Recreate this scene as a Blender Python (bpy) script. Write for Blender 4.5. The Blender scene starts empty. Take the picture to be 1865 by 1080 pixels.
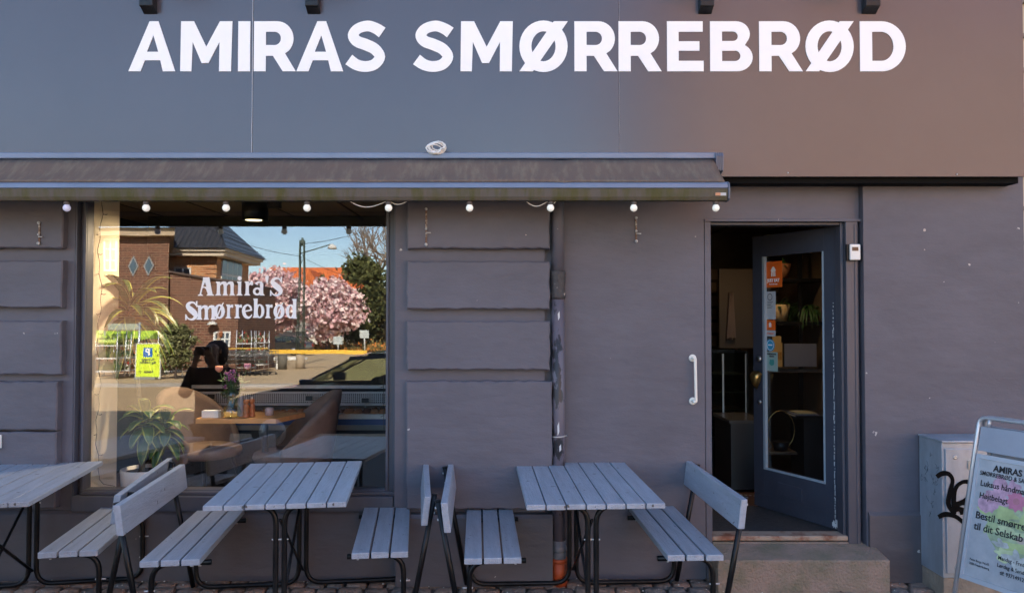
import bpy, bmesh, math, random
from mathutils import Vector, Matrix
random.seed(7)
R = math.radians
S = bpy.context.scene
COL = S.collection

# ------------------------------------------------------------ camera, sky, sun, exposure
CAM = Vector((0.0, -4.95, 1.7)); PITCH = R(1.36); FPX = 1390.0
cd = bpy.data.cameras.new('camera'); cam = bpy.data.objects.new('camera', cd); COL.objects.link(cam)
cam.location = CAM; cam.rotation_euler = (R(90) + PITCH, 0, 0)
cd.sensor_width = 36; cd.lens = FPX / 1865 * 36; cd.clip_end = 1500; cd.clip_start = 0.05
S.camera = cam
SUN_EL, SUN_AZ = R(39), R(6)      # behind the building
w = bpy.data.worlds.new('World'); S.world = w; w.use_nodes = True
nt = w.node_tree; sky = nt.nodes.new('ShaderNodeTexSky'); sky.sky_type = 'NISHITA'
sky.sun_disc = False; sky.sun_elevation = SUN_EL; sky.sun_rotation = SUN_AZ
sky.dust_density = 0.2; sky.ozone_density = 2.5
wb = nt.nodes.new('ShaderNodeMix'); wb.data_type = 'RGBA'; wb.blend_type = 'MULTIPLY'; wb.inputs[0].default_value = 1; wb.inputs[7].default_value = (1.0, 1.0, 1.0, 1)
nt.links.new(sky.outputs[0], wb.inputs[6]); nt.links.new(wb.outputs[2], nt.nodes['Background'].inputs[0]); nt.nodes['Background'].inputs[1].default_value = 0.115
sl = bpy.data.lights.new('sun', 'SUN'); sl.energy = 5.0; sl.angle = R(0.5); sl.color = (1.0, .90, .74)
so = bpy.data.objects.new('sun', sl); COL.objects.link(so)
sd = Vector((math.sin(SUN_AZ) * math.cos(SUN_EL), math.cos(SUN_AZ) * math.cos(SUN_EL), math.sin(SUN_EL)))
so.rotation_euler = sd.to_track_quat('Z', 'Y').to_euler(); so.location = (0, 20, 30)
S.view_settings.view_transform = 'Standard'; S.view_settings.look = 'None'; S.view_settings.gamma = 1
S.view_settings.exposure = 2.24

# ------------------------------------------------------------ measuring helpers
def ray(px, py):
    x = (px - 932.5) / FPX; z = -(py - 540) / FPX
    c, s = math.cos(PITCH), math.sin(PITCH)
    return Vector((x, c - z * s, s + z * c))
def P(px, py, y):                    # where the sight line meets the upright plane at depth y
    d = ray(px, py); t = (y - CAM.y) / d.y
    return CAM + d * t
def PX(px, y): return P(px, 573, y).x
def PZ(py, y): return P(932, py, y).z
TILT = R(-0.72); PANE_Y = 0.10
def RF(px, py, y):                   # a point in the street seen in the window
    n = Vector((0, -math.cos(TILT), -math.sin(TILT)))
    d = ray(px, py); t = (PANE_Y - CAM.y) / d.y; h = CAM + d * t
    r = d - 2 * d.dot(n) * n
    t = (y - h.y) / r.y
    return h + r * t
def rx(px, y): return RF(px, 608, y).x
def rz(py, y): return RF(560, py, y).z

# ------------------------------------------------------------ materials
MATS = {}
def mat(name, col, rough=.6, metal=0, var=.0, vscale=6, bump=0, bscale=40, stretch=(1, 1, 1), spec=.5, emit=0, col2=None, thr=None, trans=0, coat=0):
    if name in MATS: return MATS[name]
    m = bpy.data.materials.new(name); m.use_nodes = True; n = m.node_tree; b = n.nodes['Principled BSDF']
    b.inputs['Base Color'].default_value = (*col, 1); b.inputs['Roughness'].default_value = rough
    b.inputs['Metallic'].default_value = metal; b.inputs['Specular IOR Level'].default_value = spec
    b.inputs['Coat Weight'].default_value = coat
    if trans: b.inputs['Transmission Weight'].default_value = trans
    if emit:
        b.inputs['Emission Color'].default_value = (*col, 1); b.inputs['Emission Strength'].default_value = emit
    if var or bump or col2:
        tc = n.nodes.new('ShaderNodeTexCoord'); mp = n.nodes.new('ShaderNodeMapping'); mp.inputs['Scale'].default_value = stretch
        n.links.new(tc.outputs['Object'], mp.inputs[0])
    if var or col2:
        nz = n.nodes.new('ShaderNodeTexNoise'); nz.inputs['Scale'].default_value = vscale; nz.inputs['Detail'].default_value = 7
        nz.inputs['Roughness'].default_value = .65
        n.links.new(mp.outputs[0], nz.inputs[0])
        cr = n.nodes.new('ShaderNodeValToRGB'); e = cr.color_ramp.elements
        a, c2 = thr or (.3, .7)
        e[0].position = a; e[1].position = c2
        lo = tuple(max(0, c * (1 - var)) for c in col); hi = tuple(c * (1 + var) for c in col)
        if col2: lo, hi = col, col2
        e[0].color = (*lo, 1); e[1].color = (*hi, 1)
        n.links.new(nz.outputs[0], cr.inputs[0]); n.links.new(cr.outputs[0], b.inputs['Base Color'])
    if bump:
        nb = n.nodes.new('ShaderNodeTexNoise'); nb.inputs['Scale'].default_value = bscale; nb.inputs['Detail'].default_value = 6
        n.links.new(mp.outputs[0], nb.inputs[0])
        bn = n.nodes.new('ShaderNodeBump'); bn.inputs['Strength'].default_value = bump; bn.inputs['Distance'].default_value = .02
        n.links.new(nb.outputs[0], bn.inputs['Height']); n.links.new(bn.outputs[0], b.inputs['Normal'])
    MATS[name] = m; return m

def plaster(name, col, bump=.5, chip=True):
    m = mat(name, col, .58, 0, var=.15, vscale=1.9, stretch=(1, 1, 1.8))
    n = m.node_tree; b = n.nodes['Principled BSDF']
    tc = [x for x in n.nodes if x.type == 'TEX_COORD'][0]
    mp = n.nodes.new('ShaderNodeMapping'); mp.inputs['Scale'].default_value = (2.0, 2.0, 5); n.links.new(tc.outputs['Object'], mp.inputs[0])
    n1 = n.nodes.new('ShaderNodeTexNoise'); n1.inputs['Scale'].default_value = 3.2; n1.inputs['Detail'].default_value = 8; n.links.new(mp.outputs[0], n1.inputs[0])
    n2 = n.nodes.new('ShaderNodeTexNoise'); n2.inputs['Scale'].default_value = 90; n2.inputs['Detail'].default_value = 4; n.links.new(tc.outputs['Object'], n2.inputs[0])
    ad = n.nodes.new('ShaderNodeMath'); ad.operation = 'MULTIPLY_ADD'; ad.inputs[1].default_value = .12
    n.links.new(n2.outputs[0], ad.inputs[0]); n.links.new(n1.outputs[0], ad.inputs[2])
    bn = n.nodes.new('ShaderNodeBump'); bn.inputs['Strength'].default_value = bump; bn.inputs['Distance'].default_value = .008
    n.links.new(ad.outputs[0], bn.inputs['Height']); n.links.new(bn.outputs[0], b.inputs['Normal'])
    if chip:     # small flakes where the paint is gone
        n3 = n.nodes.new('ShaderNodeTexNoise'); n3.inputs['Scale'].default_value = 13; n3.inputs['Detail'].default_value = 3; n.links.new(tc.outputs['Object'], n3.inputs[0])
        c3 = n.nodes.new('ShaderNodeValToRGB'); c3.color_ramp.elements[0].position = .745; c3.color_ramp.elements[1].position = .752
        n.links.new(n3.outputs[0], c3.inputs[0])
        mx = n.nodes.new('ShaderNodeMix'); mx.data_type = 'RGBA'; old = b.inputs['Base Color'].links[0].from_socket
        n.links.new(c3.outputs[0], mx.inputs[0]); n.links.new(old, mx.inputs[6]); mx.inputs[7].default_value = (.45, .43, .4, 1)
        n.links.new(mx.outputs[2], b.inputs['Base Color'])
    return m

def brick(name, c1, c2, mortar, sc=1.0):
    m = bpy.data.materials.new(name); m.use_nodes = True; n = m.node_tree; b = n.nodes['Principled BSDF']
    b.inputs['Roughness'].default_value = .85
    tc = n.nodes.new('ShaderNodeTexCoord'); sp = n.nodes.new('ShaderNodeSeparateXYZ'); n.links.new(tc.outputs['Object'], sp.inputs[0])
    ad = n.nodes.new('ShaderNodeMath'); n.links.new(sp.outputs[0], ad.inputs[0]); n.links.new(sp.outputs[1], ad.inputs[1])
    cb = n.nodes.new('ShaderNodeCombineXYZ'); n.links.new(ad.outputs[0], cb.inputs[0]); n.links.new(sp.outputs[2], cb.inputs[1])
    t = n.nodes.new('ShaderNodeTexBrick'); n.links.new(cb.outputs[0], t.inputs[0])
    t.inputs['Color1'].default_value = (*c1, 1); t.inputs['Color2'].default_value = (*c2, 1); t.inputs['Mortar'].default_value = (*mortar, 1)
    t.inputs['Scale'].default_value = sc; t.inputs['Brick Width'].default_value = .24; t.inputs['Row Height'].default_value = .075
    t.inputs['Mortar Size'].default_value = .009; t.inputs['Bias'].default_value = 0
    n.links.new(t.outputs[0], b.inputs['Base Color'])
    MATS[name] = m; return m

def glass(name, fac=.1, tint=(1, 1, 1)):
    m = bpy.data.materials.new(name); m.use_nodes = True; n = m.node_tree; n.nodes.clear()
    o = n.nodes.new('ShaderNodeOutputMaterial'); g = n.nodes.new('ShaderNodeBsdfGlossy'); g.inputs['Roughness'].default_value = 0
    t = n.nodes.new('ShaderNodeBsdfTransparent'); t.inputs[0].default_value = (*tint, 1)
    mx = n.nodes.new('ShaderNodeMixShader'); lw = n.nodes.new('ShaderNodeFresnel')
    ad = n.nodes.new('ShaderNodeMath'); ad.operation = 'ADD'; ad.inputs[1].default_value = fac - .04; ad.use_clamp = True
    geo = n.nodes.new('ShaderNodeNewGeometry'); io = n.nodes.new('ShaderNodeMath'); io.operation = 'MULTIPLY_ADD'; io.inputs[1].default_value = -.8333; io.inputs[2].default_value = 1.5; n.links.new(geo.outputs['Backfacing'], io.inputs[0]); n.links.new(io.outputs[0], lw.inputs[0])
    n.links.new(lw.outputs[0], ad.inputs[0]); n.links.new(ad.outputs[0], mx.inputs[0])
    if name == 'shop_glass':      # old pane: very slightly wavy
        tc = n.nodes.new('ShaderNodeTexCoord'); nz = n.nodes.new('ShaderNodeTexNoise'); nz.inputs['Scale'].default_value = 3.0; nz.inputs['Detail'].default_value = 1
        bp = n.nodes.new('ShaderNodeBump'); bp.inputs['Distance'].default_value = .00022; n.links.new(tc.outputs['Object'], nz.inputs[0]); n.links.new(nz.outputs[0], bp.inputs['Height']); n.links.new(bp.outputs[0], g.inputs['Normal'])
    n.links.new(t.outputs[0], mx.inputs[1]); n.links.new(g.outputs[0], mx.inputs[2]); n.links.new(mx.outputs[0], o.inputs[0])
    return m

WALL = plaster('painted_plaster', (.103, .098, .117), bump=.5)
BLOCK = plaster('painted_block', (.107, .101, .120), bump=.65)
PLINTH = plaster('painted_plinth', (.090, .082, .090), bump=.7)
TRIM = mat('trim_paint', (.070, .073, .092), .42, var=.12, vscale=5, bump=.12, bscale=30, stretch=(1, 1, .2))
DOORP = mat('door_paint', (.050, .056, .076), .38, var=.12, vscale=4, bump=.1, bscale=20)
JAMB = mat('jamb_paint', (.62, .62, .60), .5, var=.1)
SIGNM = mat('sign_panel', (.062, .057, .068), .25, bump=.05, bscale=1.1, var=.06, vscale=1.2, spec=.72)
WHITE = mat('white_vinyl', (.86, .86, .85), .45)
LETTER = mat('white_letter', (.90, .90, .89), .5)
BLACK = mat('black_metal', (.008, .008, .009), .36, spec=.35, bump=.25, bscale=30)
TUBE = mat('black_tube', (.004, .004, .005), .36, spec=.3, col2=(.012, .011, .011), vscale=8, thr=(.45, .6))
CHIP = mat('bare_metal', (.5, .5, .5), .5)
def plankmat(name, axis_y=True):
    m = mat(name, (.335, .36, .405), .36, var=.15, vscale=5, bump=.35, bscale=26, stretch=(6, .6, 6))
    n = m.node_tree; b = n.nodes['Principled BSDF']; tc = [x for x in n.nodes if x.type == 'TEX_COORD'][0]
    n3 = n.nodes.new('ShaderNodeTexNoise'); n3.inputs['Scale'].default_value = 24; n3.inputs['Detail'].default_value = 4; n.links.new(tc.outputs['Object'], n3.inputs[0])
    c3 = n.nodes.new('ShaderNodeValToRGB'); c3.color_ramp.elements[0].position = .69; c3.color_ramp.elements[1].position = .71
    n.links.new(n3.outputs[0], c3.inputs[0])
    mx = n.nodes.new('ShaderNodeMix'); mx.data_type = 'RGBA'; old = b.inputs['Base Color'].links[0].from_socket
    n.links.new(c3.outputs[0], mx.inputs[0]); n.links.new(old, mx.inputs[6]); mx.inputs[7].default_value = (.07, .065, .06, 1)
    n.links.new(mx.outputs[2], b.inputs['Base Color'])
    return m
PLANK = plankmat('painted_plank')
STEEL = mat('galvanised', (.38, .43, .48), .42, metal=.45, var=.35, vscale=3, stretch=(1, 1, .45), bump=.15, bscale=10)
ALU = mat('aluminium', (.55, .57, .60), .35, metal=.6, var=.05)
CONC = mat('stone_step', (.30, .215, .165), .85, col2=(.17, .15, .095), vscale=5, thr=(.4, .68), bump=.7, bscale=70)
CREAM = mat('cream_wall', (.80, .70, .52), .7, var=.04, vscale=2)
WOOD = mat('oak', (.66, .34, .12), .5, var=.22, vscale=5, stretch=(1, 5, 5))
VELVET = mat('brown_velvet', (.19, .13, .10), .9, var=.25, vscale=5)
LEAFG = mat('leaf_green', (.035, .095, .018), .45, var=.35, vscale=6)
LEAFY = mat('leaf_edge', (.30, .34, .06), .45, var=.2, vscale=6)

# ------------------------------------------------------------ mesh building
class MB:
    def __init__(s): s.v = []; s.f = []; s.mi = []; s.sm = []; s.cur = 0; s.smooth = False
    def add(s, vs, fs):
        o = len(s.v); s.v += [tuple(v) for v in vs]
        for f in fs: s.f.append([i + o for i in f]); s.mi.append(s.cur); s.sm.append(s.smooth)
    def box(s, x0, x1, y0, y1, z0, z1):
        s.hexa([(x0, y0, z0), (x1, y0, z0), (x1, y1, z0), (x0, y1, z0), (x0, y0, z1), (x1, y0, z1), (x1, y1, z1), (x0, y1, z1)])
    def hexa(s, v): s.add(v, [(0, 3, 2, 1), (4, 5, 6, 7), (0, 1, 5, 4), (1, 2, 6, 5), (2, 3, 7, 6), (3, 0, 4, 7)])
    def prism(s, pts, ax, a, b):     # polygon extruded along an axis; pts are the other two coordinates
        def mk(p, t): q = list(p); q.insert(ax, t); return tuple(q)
        n = len(pts); s.add([mk(p, a) for p in pts] + [mk(p, b) for p in pts],
            [tuple(range(n))[::-1], tuple(range(n, 2 * n))] + [(i, (i + 1) % n, n + (i + 1) % n, n + i) for i in range(n)])
    def tube(s, pts, r, n=8, cap=True):
        pts = [Vector(p) for p in pts]; sm = s.smooth; s.smooth = True
        rs = r if isinstance(r, (list, tuple)) else [r] * len(pts)
        d0 = (pts[1] - pts[0]).normalized(); up = Vector((0, 0, 1)) if abs(d0.z) < .9 else Vector((1, 0, 0))
        u = d0.cross(up).normalized(); vs = []
        for i, p in enumerate(pts):
            d = (pts[min(i + 1, len(pts) - 1)] - pts[max(i - 1, 0)]).normalized()
            u = (u - d * u.dot(d)).normalized(); v = d.cross(u)
            for k in range(n):
                a = 2 * math.pi * k / n; vs.append(p + (u * math.cos(a) + v * math.sin(a)) * rs[i])
        fs = []
        for i in range(len(pts) - 1):
            for k in range(n): fs.append((i * n + k, i * n + (k + 1) % n, (i + 1) * n + (k + 1) % n, (i + 1) * n + k))
        if cap: fs += [tuple(range(n))[::-1], tuple(range((len(pts) - 1) * n, len(pts) * n))]
        s.add(vs, fs); s.smooth = sm
    def lathe(s, c, prof, n=20, axis=2):     # prof: (radius, height)
        sm = s.smooth; s.smooth = True; vs = []
        for r, h in prof:
            for k in range(n):
                a = 2 * math.pi * k / n; q = [r * math.cos(a), r * math.sin(a)]; q.insert(axis, h)
                vs.append((c[0] + q[0], c[1] + q[1], c[2] + q[2]))
        fs = [(i * n + k, i * n + (k + 1) % n, (i + 1) * n + (k + 1) % n, (i + 1) * n + k) for i in range(len(prof) - 1) for k in range(n)]
        fs += [tuple(range(n))[::-1], tuple(range((len(prof) - 1) * n, len(prof) * n))]
        s.add(vs, fs); s.smooth = sm
    def build(s, name, mats, parent=None, bevel=0, seg=2):
        me = bpy.data.meshes.new(name); me.from_pydata(s.v, [], s.f); me.update()
        bm = bmesh.new(); bm.from_mesh(me); bmesh.ops.recalc_face_normals(bm, faces=bm.faces[:]); bm.to_mesh(me); bm.free()
        ms = mats if isinstance(mats, (list, tuple)) else [mats]
        for m in ms: me.materials.append(m)
        me.polygons.foreach_set('material_index', s.mi); me.polygons.foreach_set('use_smooth', s.sm)
        o = bpy.data.objects.new(name, me); COL.objects.link(o)
        if parent: o.parent = parent
        if bevel:
            bv = o.modifiers.new('bevel', 'BEVEL'); bv.width = bevel; bv.segments = seg; bv.limit_method = 'ANGLE'; bv.angle_limit = R(40)
        return o
def build_each(b, name, mats, parent, bevel=0):
    par = list(range(len(b.v)))
    def fd(i):
        while par[i] != i: par[i] = par[par[i]]; i = par[i]
        return i
    for f in b.f:
        for i in f[1:]: par[fd(i)] = fd(f[0])
    groups = {}
    for k, f in enumerate(b.f): groups.setdefault(fd(f[0]), []).append(k)
    out = []
    for ks in groups.values():
        idx = {}; nb_ = MB()
        for k in ks:
            for i in b.f[k]:
                if i not in idx: idx[i] = len(nb_.v); nb_.v.append(b.v[i])
            nb_.f.append([idx[i] for i in b.f[k]]); nb_.mi.append(b.mi[k]); nb_.sm.append(b.sm[k])
        out.append(nb_.build(name, mats, parent, bevel))
    return out
def arc(c, r, a0, a1, n=6): return [(c[0] + r * math.cos(R(a0 + (a1 - a0) * i / n)), c[1] + r * math.sin(R(a0 + (a1 - a0) * i / n))) for i in range(n + 1)]
def fillet(pts, r, n=5):             # round the corners of a 3D polyline
    pts = [Vector(p) for p in pts]; out = [pts[0]]
    for i in range(1, len(pts) - 1):
        a = (pts[i - 1] - pts[i]).normalized(); b = (pts[i + 1] - pts[i]).normalized()
        k = min(r, (pts[i - 1] - pts[i]).length * .49, (pts[i + 1] - pts[i]).length * .49)
        p0, p1 = pts[i] + a * k, pts[i] + b * k
        for j in range(n + 1):
            t = j / n; out.append(p0 * (1 - t) ** 2 + pts[i] * 2 * t * (1 - t) + p1 * t * t)
    out.append(pts[-1]); return out
def thing(name, label, cat, loc=(0, 0, 0), rz_=0, group=None):
    o = bpy.data.objects.new(name, None); COL.objects.link(o); o.location = loc; o.rotation_euler = (0, 0, rz_)
    return tag(o, label, cat, group)
def tag(o, label, cat, group=None):
    o['label'] = label; o['category'] = cat
    if group: o['group'] = group
    return o
def kind(o, k='structure'): o['kind'] = k; return o
def dup(o, parent=None, loc=None, rotz=None, label=None):
    c = o.copy(); COL.objects.link(c)
    if parent: c.parent = parent
    if loc is not None: c.location = loc
    if rotz is not None: c.rotation_euler = (0, 0, rotz)
    if label: c['label'] = label
    for ch in list(o.children): dup(ch, c)
    return c
def shapes(name, polys, m, parent, M, depth=.001, step=.0004):
    """flat shapes: list of (outline, [holes]) in 2D, laid on the plane of matrix M (x,y in plane, +z out)."""
    allv = MB()
    for i, pg in enumerate(polys):
        if len(pg) == 3:
            l, rr_s = pg[0], pg[1]; n = len(l); o = len(allv.v)
            allv.add([M @ Vector((l[k][0], l[k][1], depth / 2 + i * step + k * step * .02)) for k in range(n)] + [M @ Vector((rr_s[k][0], rr_s[k][1], depth / 2 + i * step + k * step * .02)) for k in range(n)], [(k, k + 1, n + k + 1, n + k) for k in range(n - 1)])
            allv.add([M @ Vector((p[0], p[1], z)) for p in (l[0], rr_s[0], l[-1], rr_s[-1]) for z in (-depth / 2, depth / 2)], [(0, 1, 3, 2), (4, 5, 7, 6)]); continue
        out, holes = pg
        cu = bpy.data.curves.new('c', 'CURVE'); cu.dimensions = '2D'; cu.fill_mode = 'BOTH'; cu.extrude = depth / 2
        for pl in [out] + holes:
            sp = cu.splines.new('POLY'); sp.points.add(len(pl) - 1)
            for j, p in enumerate(pl): sp.points[j].co = (p[0], p[1], 0, 1)
            sp.use_cyclic_u = True
        ob = bpy.data.objects.new('c', cu); me = bpy.data.meshes.new_from_object(ob)
        allv.add([M @ (v.co + Vector((0, 0, i * step))) for v in me.vertices], [tuple(p.vertices) for p in me.polygons])
        bpy.data.objects.remove(ob); bpy.data.curves.remove(cu); bpy.data.meshes.remove(me)
    return allv.build(name, m, parent)
def text(name, s, size, m, parent, M, bold=0, sx=1.0, align='LEFT', depth=.0008, sp=1.0):
    cu = bpy.data.curves.new('t', 'FONT'); cu.body = s; cu.size = size; cu.offset = bold; cu.extrude = depth; cu.align_x = align; cu.space_character = sp; cu.resolution_u = 3
    ob = bpy.data.objects.new('t', cu); me = bpy.data.meshes.new_from_object(ob)
    b = MB(); b.add([M @ Vector((v.co.x * sx, v.co.y, v.co.z)) for v in me.vertices], [tuple(p.vertices) for p in me.polygons])
    bpy.data.objects.remove(ob); bpy.data.curves.remove(cu); bpy.data.meshes.remove(me)
    return b.build(name, m, parent)
FACE = Matrix(((1, 0, 0, 0), (0, 0, -1, 0), (0, 1, 0, 0), (0, 0, 0, 1)))     # a plane facing the street (-y)
def face_at(x, y, z): return Matrix.Translation((x, y, z)) @ FACE

# ------------------------------------------------------------ ground
def sheet(name, x0, x1, y0, y1, z0, z1, m): b = MB(); b.box(x0, x1, y0, y1, z0, z1); return kind(b.build(name, m))
GR = mat('far_ground', (.16, .15, .11), .9, var=.2, vscale=.2)
ASPH = mat('asphalt', (.42, .295, .16), .85, var=.12, vscale=1.2, bump=.3, bscale=60)
SLAB = mat('paving', (.13, .115, .10), .8, var=.15, vscale=2, bump=.4, bscale=30)
KERB = mat('kerb_stone', (.30, .28, .26), .8, var=.2, vscale=4)
sheet('ground', -250, 250, -400, 60, -.6, -.16, GR)
sheet('road', -120, 120, -19, -5.25, -.15, -.10, ASPH)
sheet('kerb', -120, 120, -5.25, -5.10, -.15, .012, KERB)
sheet('far_kerb', -120, 120, -19.15, -19.0, -.15, .012, KERB)
sheet('far_pavement', -120, 120, -90, -19.15, -.15, 0.0, mat('far_paving', (.46, .34, .20), .85, var=.12, vscale=.6))
sheet('pavement', -14, 16, -5.10, -1.35, -.15, 0.0, SLAB)
sheet('pavement_bed', -14, 16, -1.35, 0.6, -.15, -.022, mat('sand_joint', (.12, .10, .08), .95, bump=.5, bscale=50))
road_line = MB()
for k in range(12): road_line.box(-60 + k * 9, -57 + k * 9, -12.1, -11.98, -.099, -.094)
kind(road_line.build('road_line', mat('road_paint', (.6, .6, .57), .7)))
# stone setts along the wall, each stone with its own height and outline
SETT = [mat('sett_a', (.25, .18, .14), .75, var=.35, vscale=14, bump=.9, bscale=30), mat('sett_b', (.31, .20, .145), .75, var=.35, vscale=14, bump=.9, bscale=30),
        mat('sett_c', (.17, .145, .13), .75, var=.35, vscale=14, bump=.9, bscale=30)]
b = MB(); y = -1.35; row = 0
while y < .02:
    hgt = random.uniform(.085, .11); x = -5.2 + (row % 2) * .07
    while x < 5.2:
        wd = random.uniform(.10, .17)
        j = lambda a=.009: random.uniform(-a, a)
        z = random.uniform(-.007, .005); g = .008
        q = [(x + g + j(), y + g + j()), (x + wd - g + j(), y + g + j()), (x + wd - g + j(), y + hgt - g + j()), (x + g + j(), y + hgt - g + j())]
        cx = sum(p[0] for p in q) / 4; cy = sum(p[1] for p in q) / 4
        top = [(cx + (p[0] - cx) * .78, cy + (p[1] - cy) * .74, z + random.uniform(-.003, .003)) for p in q]
        mid = [(cx + (p[0] - cx) * .96, cy + (p[1] - cy) * .95, z - .007) for p in q]
        lo = [(p[0], p[1], -.04) for p in q]
        vs = lo + mid + top + [(cx, cy, z + .002)]
        b.cur = random.choice([0, 0, 1, 2]); b.smooth = True
        b.add(vs, [(i + 4 * l, (i + 1) % 4 + 4 * l, (i + 1) % 4 + 4 * l + 4, i + 4 * l + 4) for l in range(2) for i in range(4)] + [(8 + i, 8 + (i + 1) % 4, 12) for i in range(4)])
        x += wd
    y += hgt; row += 1
kind(b.build('cobblestone_strip', SETT))
b = MB()
for i in range(260):
    x, y = random.uniform(-3.5, 3.5), -random.random() ** 1.5 * .5 - .01; r = random.uniform(.002, .006); b.cur = random.choice([0, 0, 1, 2])
    p = [(x + r * random.uniform(.6, 1.5) * math.cos(a), y + r * random.uniform(.6, 1.5) * math.sin(a), .006 + random.uniform(0, .004)) for a in (0, 1.3, 2.6, 3.9, 5.2)]
    b.add(p + [(x, y, .013)], [(i, (i + 1) % 5, 5) for i in range(5)])
kind(tag(b.build('litter_specks', [mat('crumb', (.6, .57, .5), .8), mat('dead_leaf', (.30, .16, .06), .8), mat('dirt', (.07, .05, .035), .9)]), 'pale crumbs, flakes and dead leaf bits scattered on the cobbles by the wall', 'litter'), 'stuff')

# ------------------------------------------------------------ the café building
bld = thing('cafe_building', 'dark grey-purple painted café front with rusticated blocks, big shop window and open door', 'building', (0, 0, 0))
TOP = 2.62
xl, xp0, xp1 = PX(135, 0), PX(722, 0), PX(992, -.05)
xd0, xd1 = PX(1283, 0), PX(1565, 0)
xs0, xr1 = PX(1574, -.04), PX(1867, -.04)
zsill = PZ(925, 0)
b = MB()
b.box(-14, xl, 0, .28, 0, TOP)
b.box(xl, xp0, 0.0, .28, 0, zsill)
b.box(xp0, xp1, -.05, .28, 0, TOP)
b.box(xp1, xd0, 0, .28, 0, TOP)
b.box(xs0, xr1, -.04, .28, 0, TOP)
b.build('wall', WALL, bld)
UP = mat('upper_render', (.20, .17, .15), .85, var=.1)
b = MB(); b.box(-14, xr1, .002, 8, TOP, 9.0); b.box(-14, xr1, 7.7, 8, 0, TOP); b.box(-14, -13.7, .28, 7.7, 0, TOP); b.box(xr1 - .3, xr1, .28, 7.7, 0, TOP)
b.build('upper_storeys', UP, bld)
b = MB(); b.prism([(-.3, 9.0), (8.3, 9.0), (4, 11.2)], 0, -14.2, xr1 + .1); b.build('roof', mat('roof_slate', (.10, .06, .05), .7, var=.3, vscale=5), bld)
for k in range(7):
    x = -12.5 + k * 2.3
    for zz in (3.95, 6.4):
        f = MB(); f.box(x, x + 1.1, -.03, .0, zz, zz + 1.5); fo = f.build('upper_window', mat('window_white', (.7, .7, .68), .5), bld)
        g = MB(); g.box(x + .08, x + .52, -.036, -.031, zz + .08, zz + 1.42); g.box(x + .58, x + 1.02, -.036, -.031, zz + .08, zz + 1.42)
        g.build('window_glass', mat('dark_window', (.03, .04, .05), .08), fo)
# rusticated blocks: uneven, slightly chipped outlines
def block(x0, x1, z0, z1, yb, yf, ragged=.004):
    b = MB(); pts = []
    def edge(a, c, n):
        for i in range(n): t = i / n; pts.append((a[0] + (c[0] - a[0]) * t + random.uniform(-1, 1) * ragged, a[1] + (c[1] - a[1]) * t + random.uniform(-1, 1) * ragged))
    edge((x0, z0), (x1, z0), 26); edge((x1, z0), (x1, z1), 9); edge((x1, z1), (x0, z1), 26); edge((x0, z1), (x0, z0), 9)
    n = len(pts); cx, cz = (x0 + x1) / 2, (z0 + z1) / 2
    ins = [(p[0] + (.008 if p[0] < cx else -.008), p[1] + (.008 if p[1] < cz else -.008)) for p in pts]
    vs = [(p[0], yb, p[1]) for p in pts] + [(p[0], yf + .007, p[1]) for p in pts] + [(p[0], yf, p[1]) for p in ins]
    fs = [(l * n + i, l * n + (i + 1) % n, (l + 1) * n + (i + 1) % n, (l + 1) * n + i) for l in (0, 1) for i in range(n)] + [tuple(range(2 * n, 3 * n))]
    b.add(vs, fs); return b.build('rusticated_block', BLOCK, bld)
zpl = PZ(932, -.05)
for (a, c) in ((350, 452), (475, 560), (585, 682), (695, 783), (786, 926)):
    block(-3.9, PX(113 if a < 690 else 107, -.05), PZ(c, -.05), PZ(a, -.05), .0, -.058)
for (a, c) in ((350, 453), (476, 563), (585, 673), (694, 926)):
    block(PX(741, -.10), PX(1001 if a < 690 else 1005, -.10), PZ(c, -.10), PZ(a, -.10), -.05, -.112)
b = MB()
b.prism([(0, 0), (-.03, 0), (-.03, zpl - .02), (-.012, zpl), (0, zpl)], 0, -14, xp0)
b.prism([(-.05, 0), (-.132, 0), (-.132, zpl - .02), (-.115, zpl), (-.05, zpl)], 0, xp0 + .02, PX(1006, -.118))
b.prism([(-.04, 0), (-.065, 0), (-.065, zpl - .02), (-.048, zpl), (-.04, zpl)], 0, xs0 + .01, xr1)
b.build('plinth', PLINTH, bld)
# shop window
fx0, fx1 = PX(148, .06), PX(721, .06)
gx0, gx1 = PX(165, PANE_Y), PX(706, PANE_Y)
gz0, gz1 = PZ(888, PANE_Y), 2.60
win = MB(); win.box(fx0, gx0, .05, .13, PZ(902, .05), gz1); win.box(gx1, fx1, .05, .13, PZ(902, .05), gz1); win.box(gx0, gx1, .05, .13, PZ(902, .05), gz0)
win.box(gx0, gx1, .05, .13, gz1, gz1 + .02)
win.box(gx0 - .018, gx0, .032, .05, gz0 - .02, gz1 - .001); win.box(gx1, gx1 + .018, .032, .05, gz0 - .02, gz1 - .001); win.box(gx0, gx1, .036, .05, gz0 - .02, gz0 - .001)
win.box(xl + .001, fx0, .0, .10, zsill, gz1 - .003); win.box(fx1, xp0 - .001, -.02, .10, zsill, gz1 - .003)
wino = win.build('shop_window', TRIM, bld, bevel=.003)
b = MB(); b.box(xl + .02, xp0 - .012, -.045, .05, zsill - .01, PZ(903, -.02)); b.box(xl + .03, xp0 - .03, -.02, .03, zsill - .06, zsill - .012)
b.box(PX(150, 0), PX(718, 0), .0, .05, PZ(903, -.02), PZ(896, 0))
b.build('sill', TRIM, wino, bevel=.004)
b = MB(); t = math.tan(TILT); zc = (gz0 + gz1) / 2
dy0, dy1 = (gz0 - zc) * t, (gz1 - zc) * t
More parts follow.
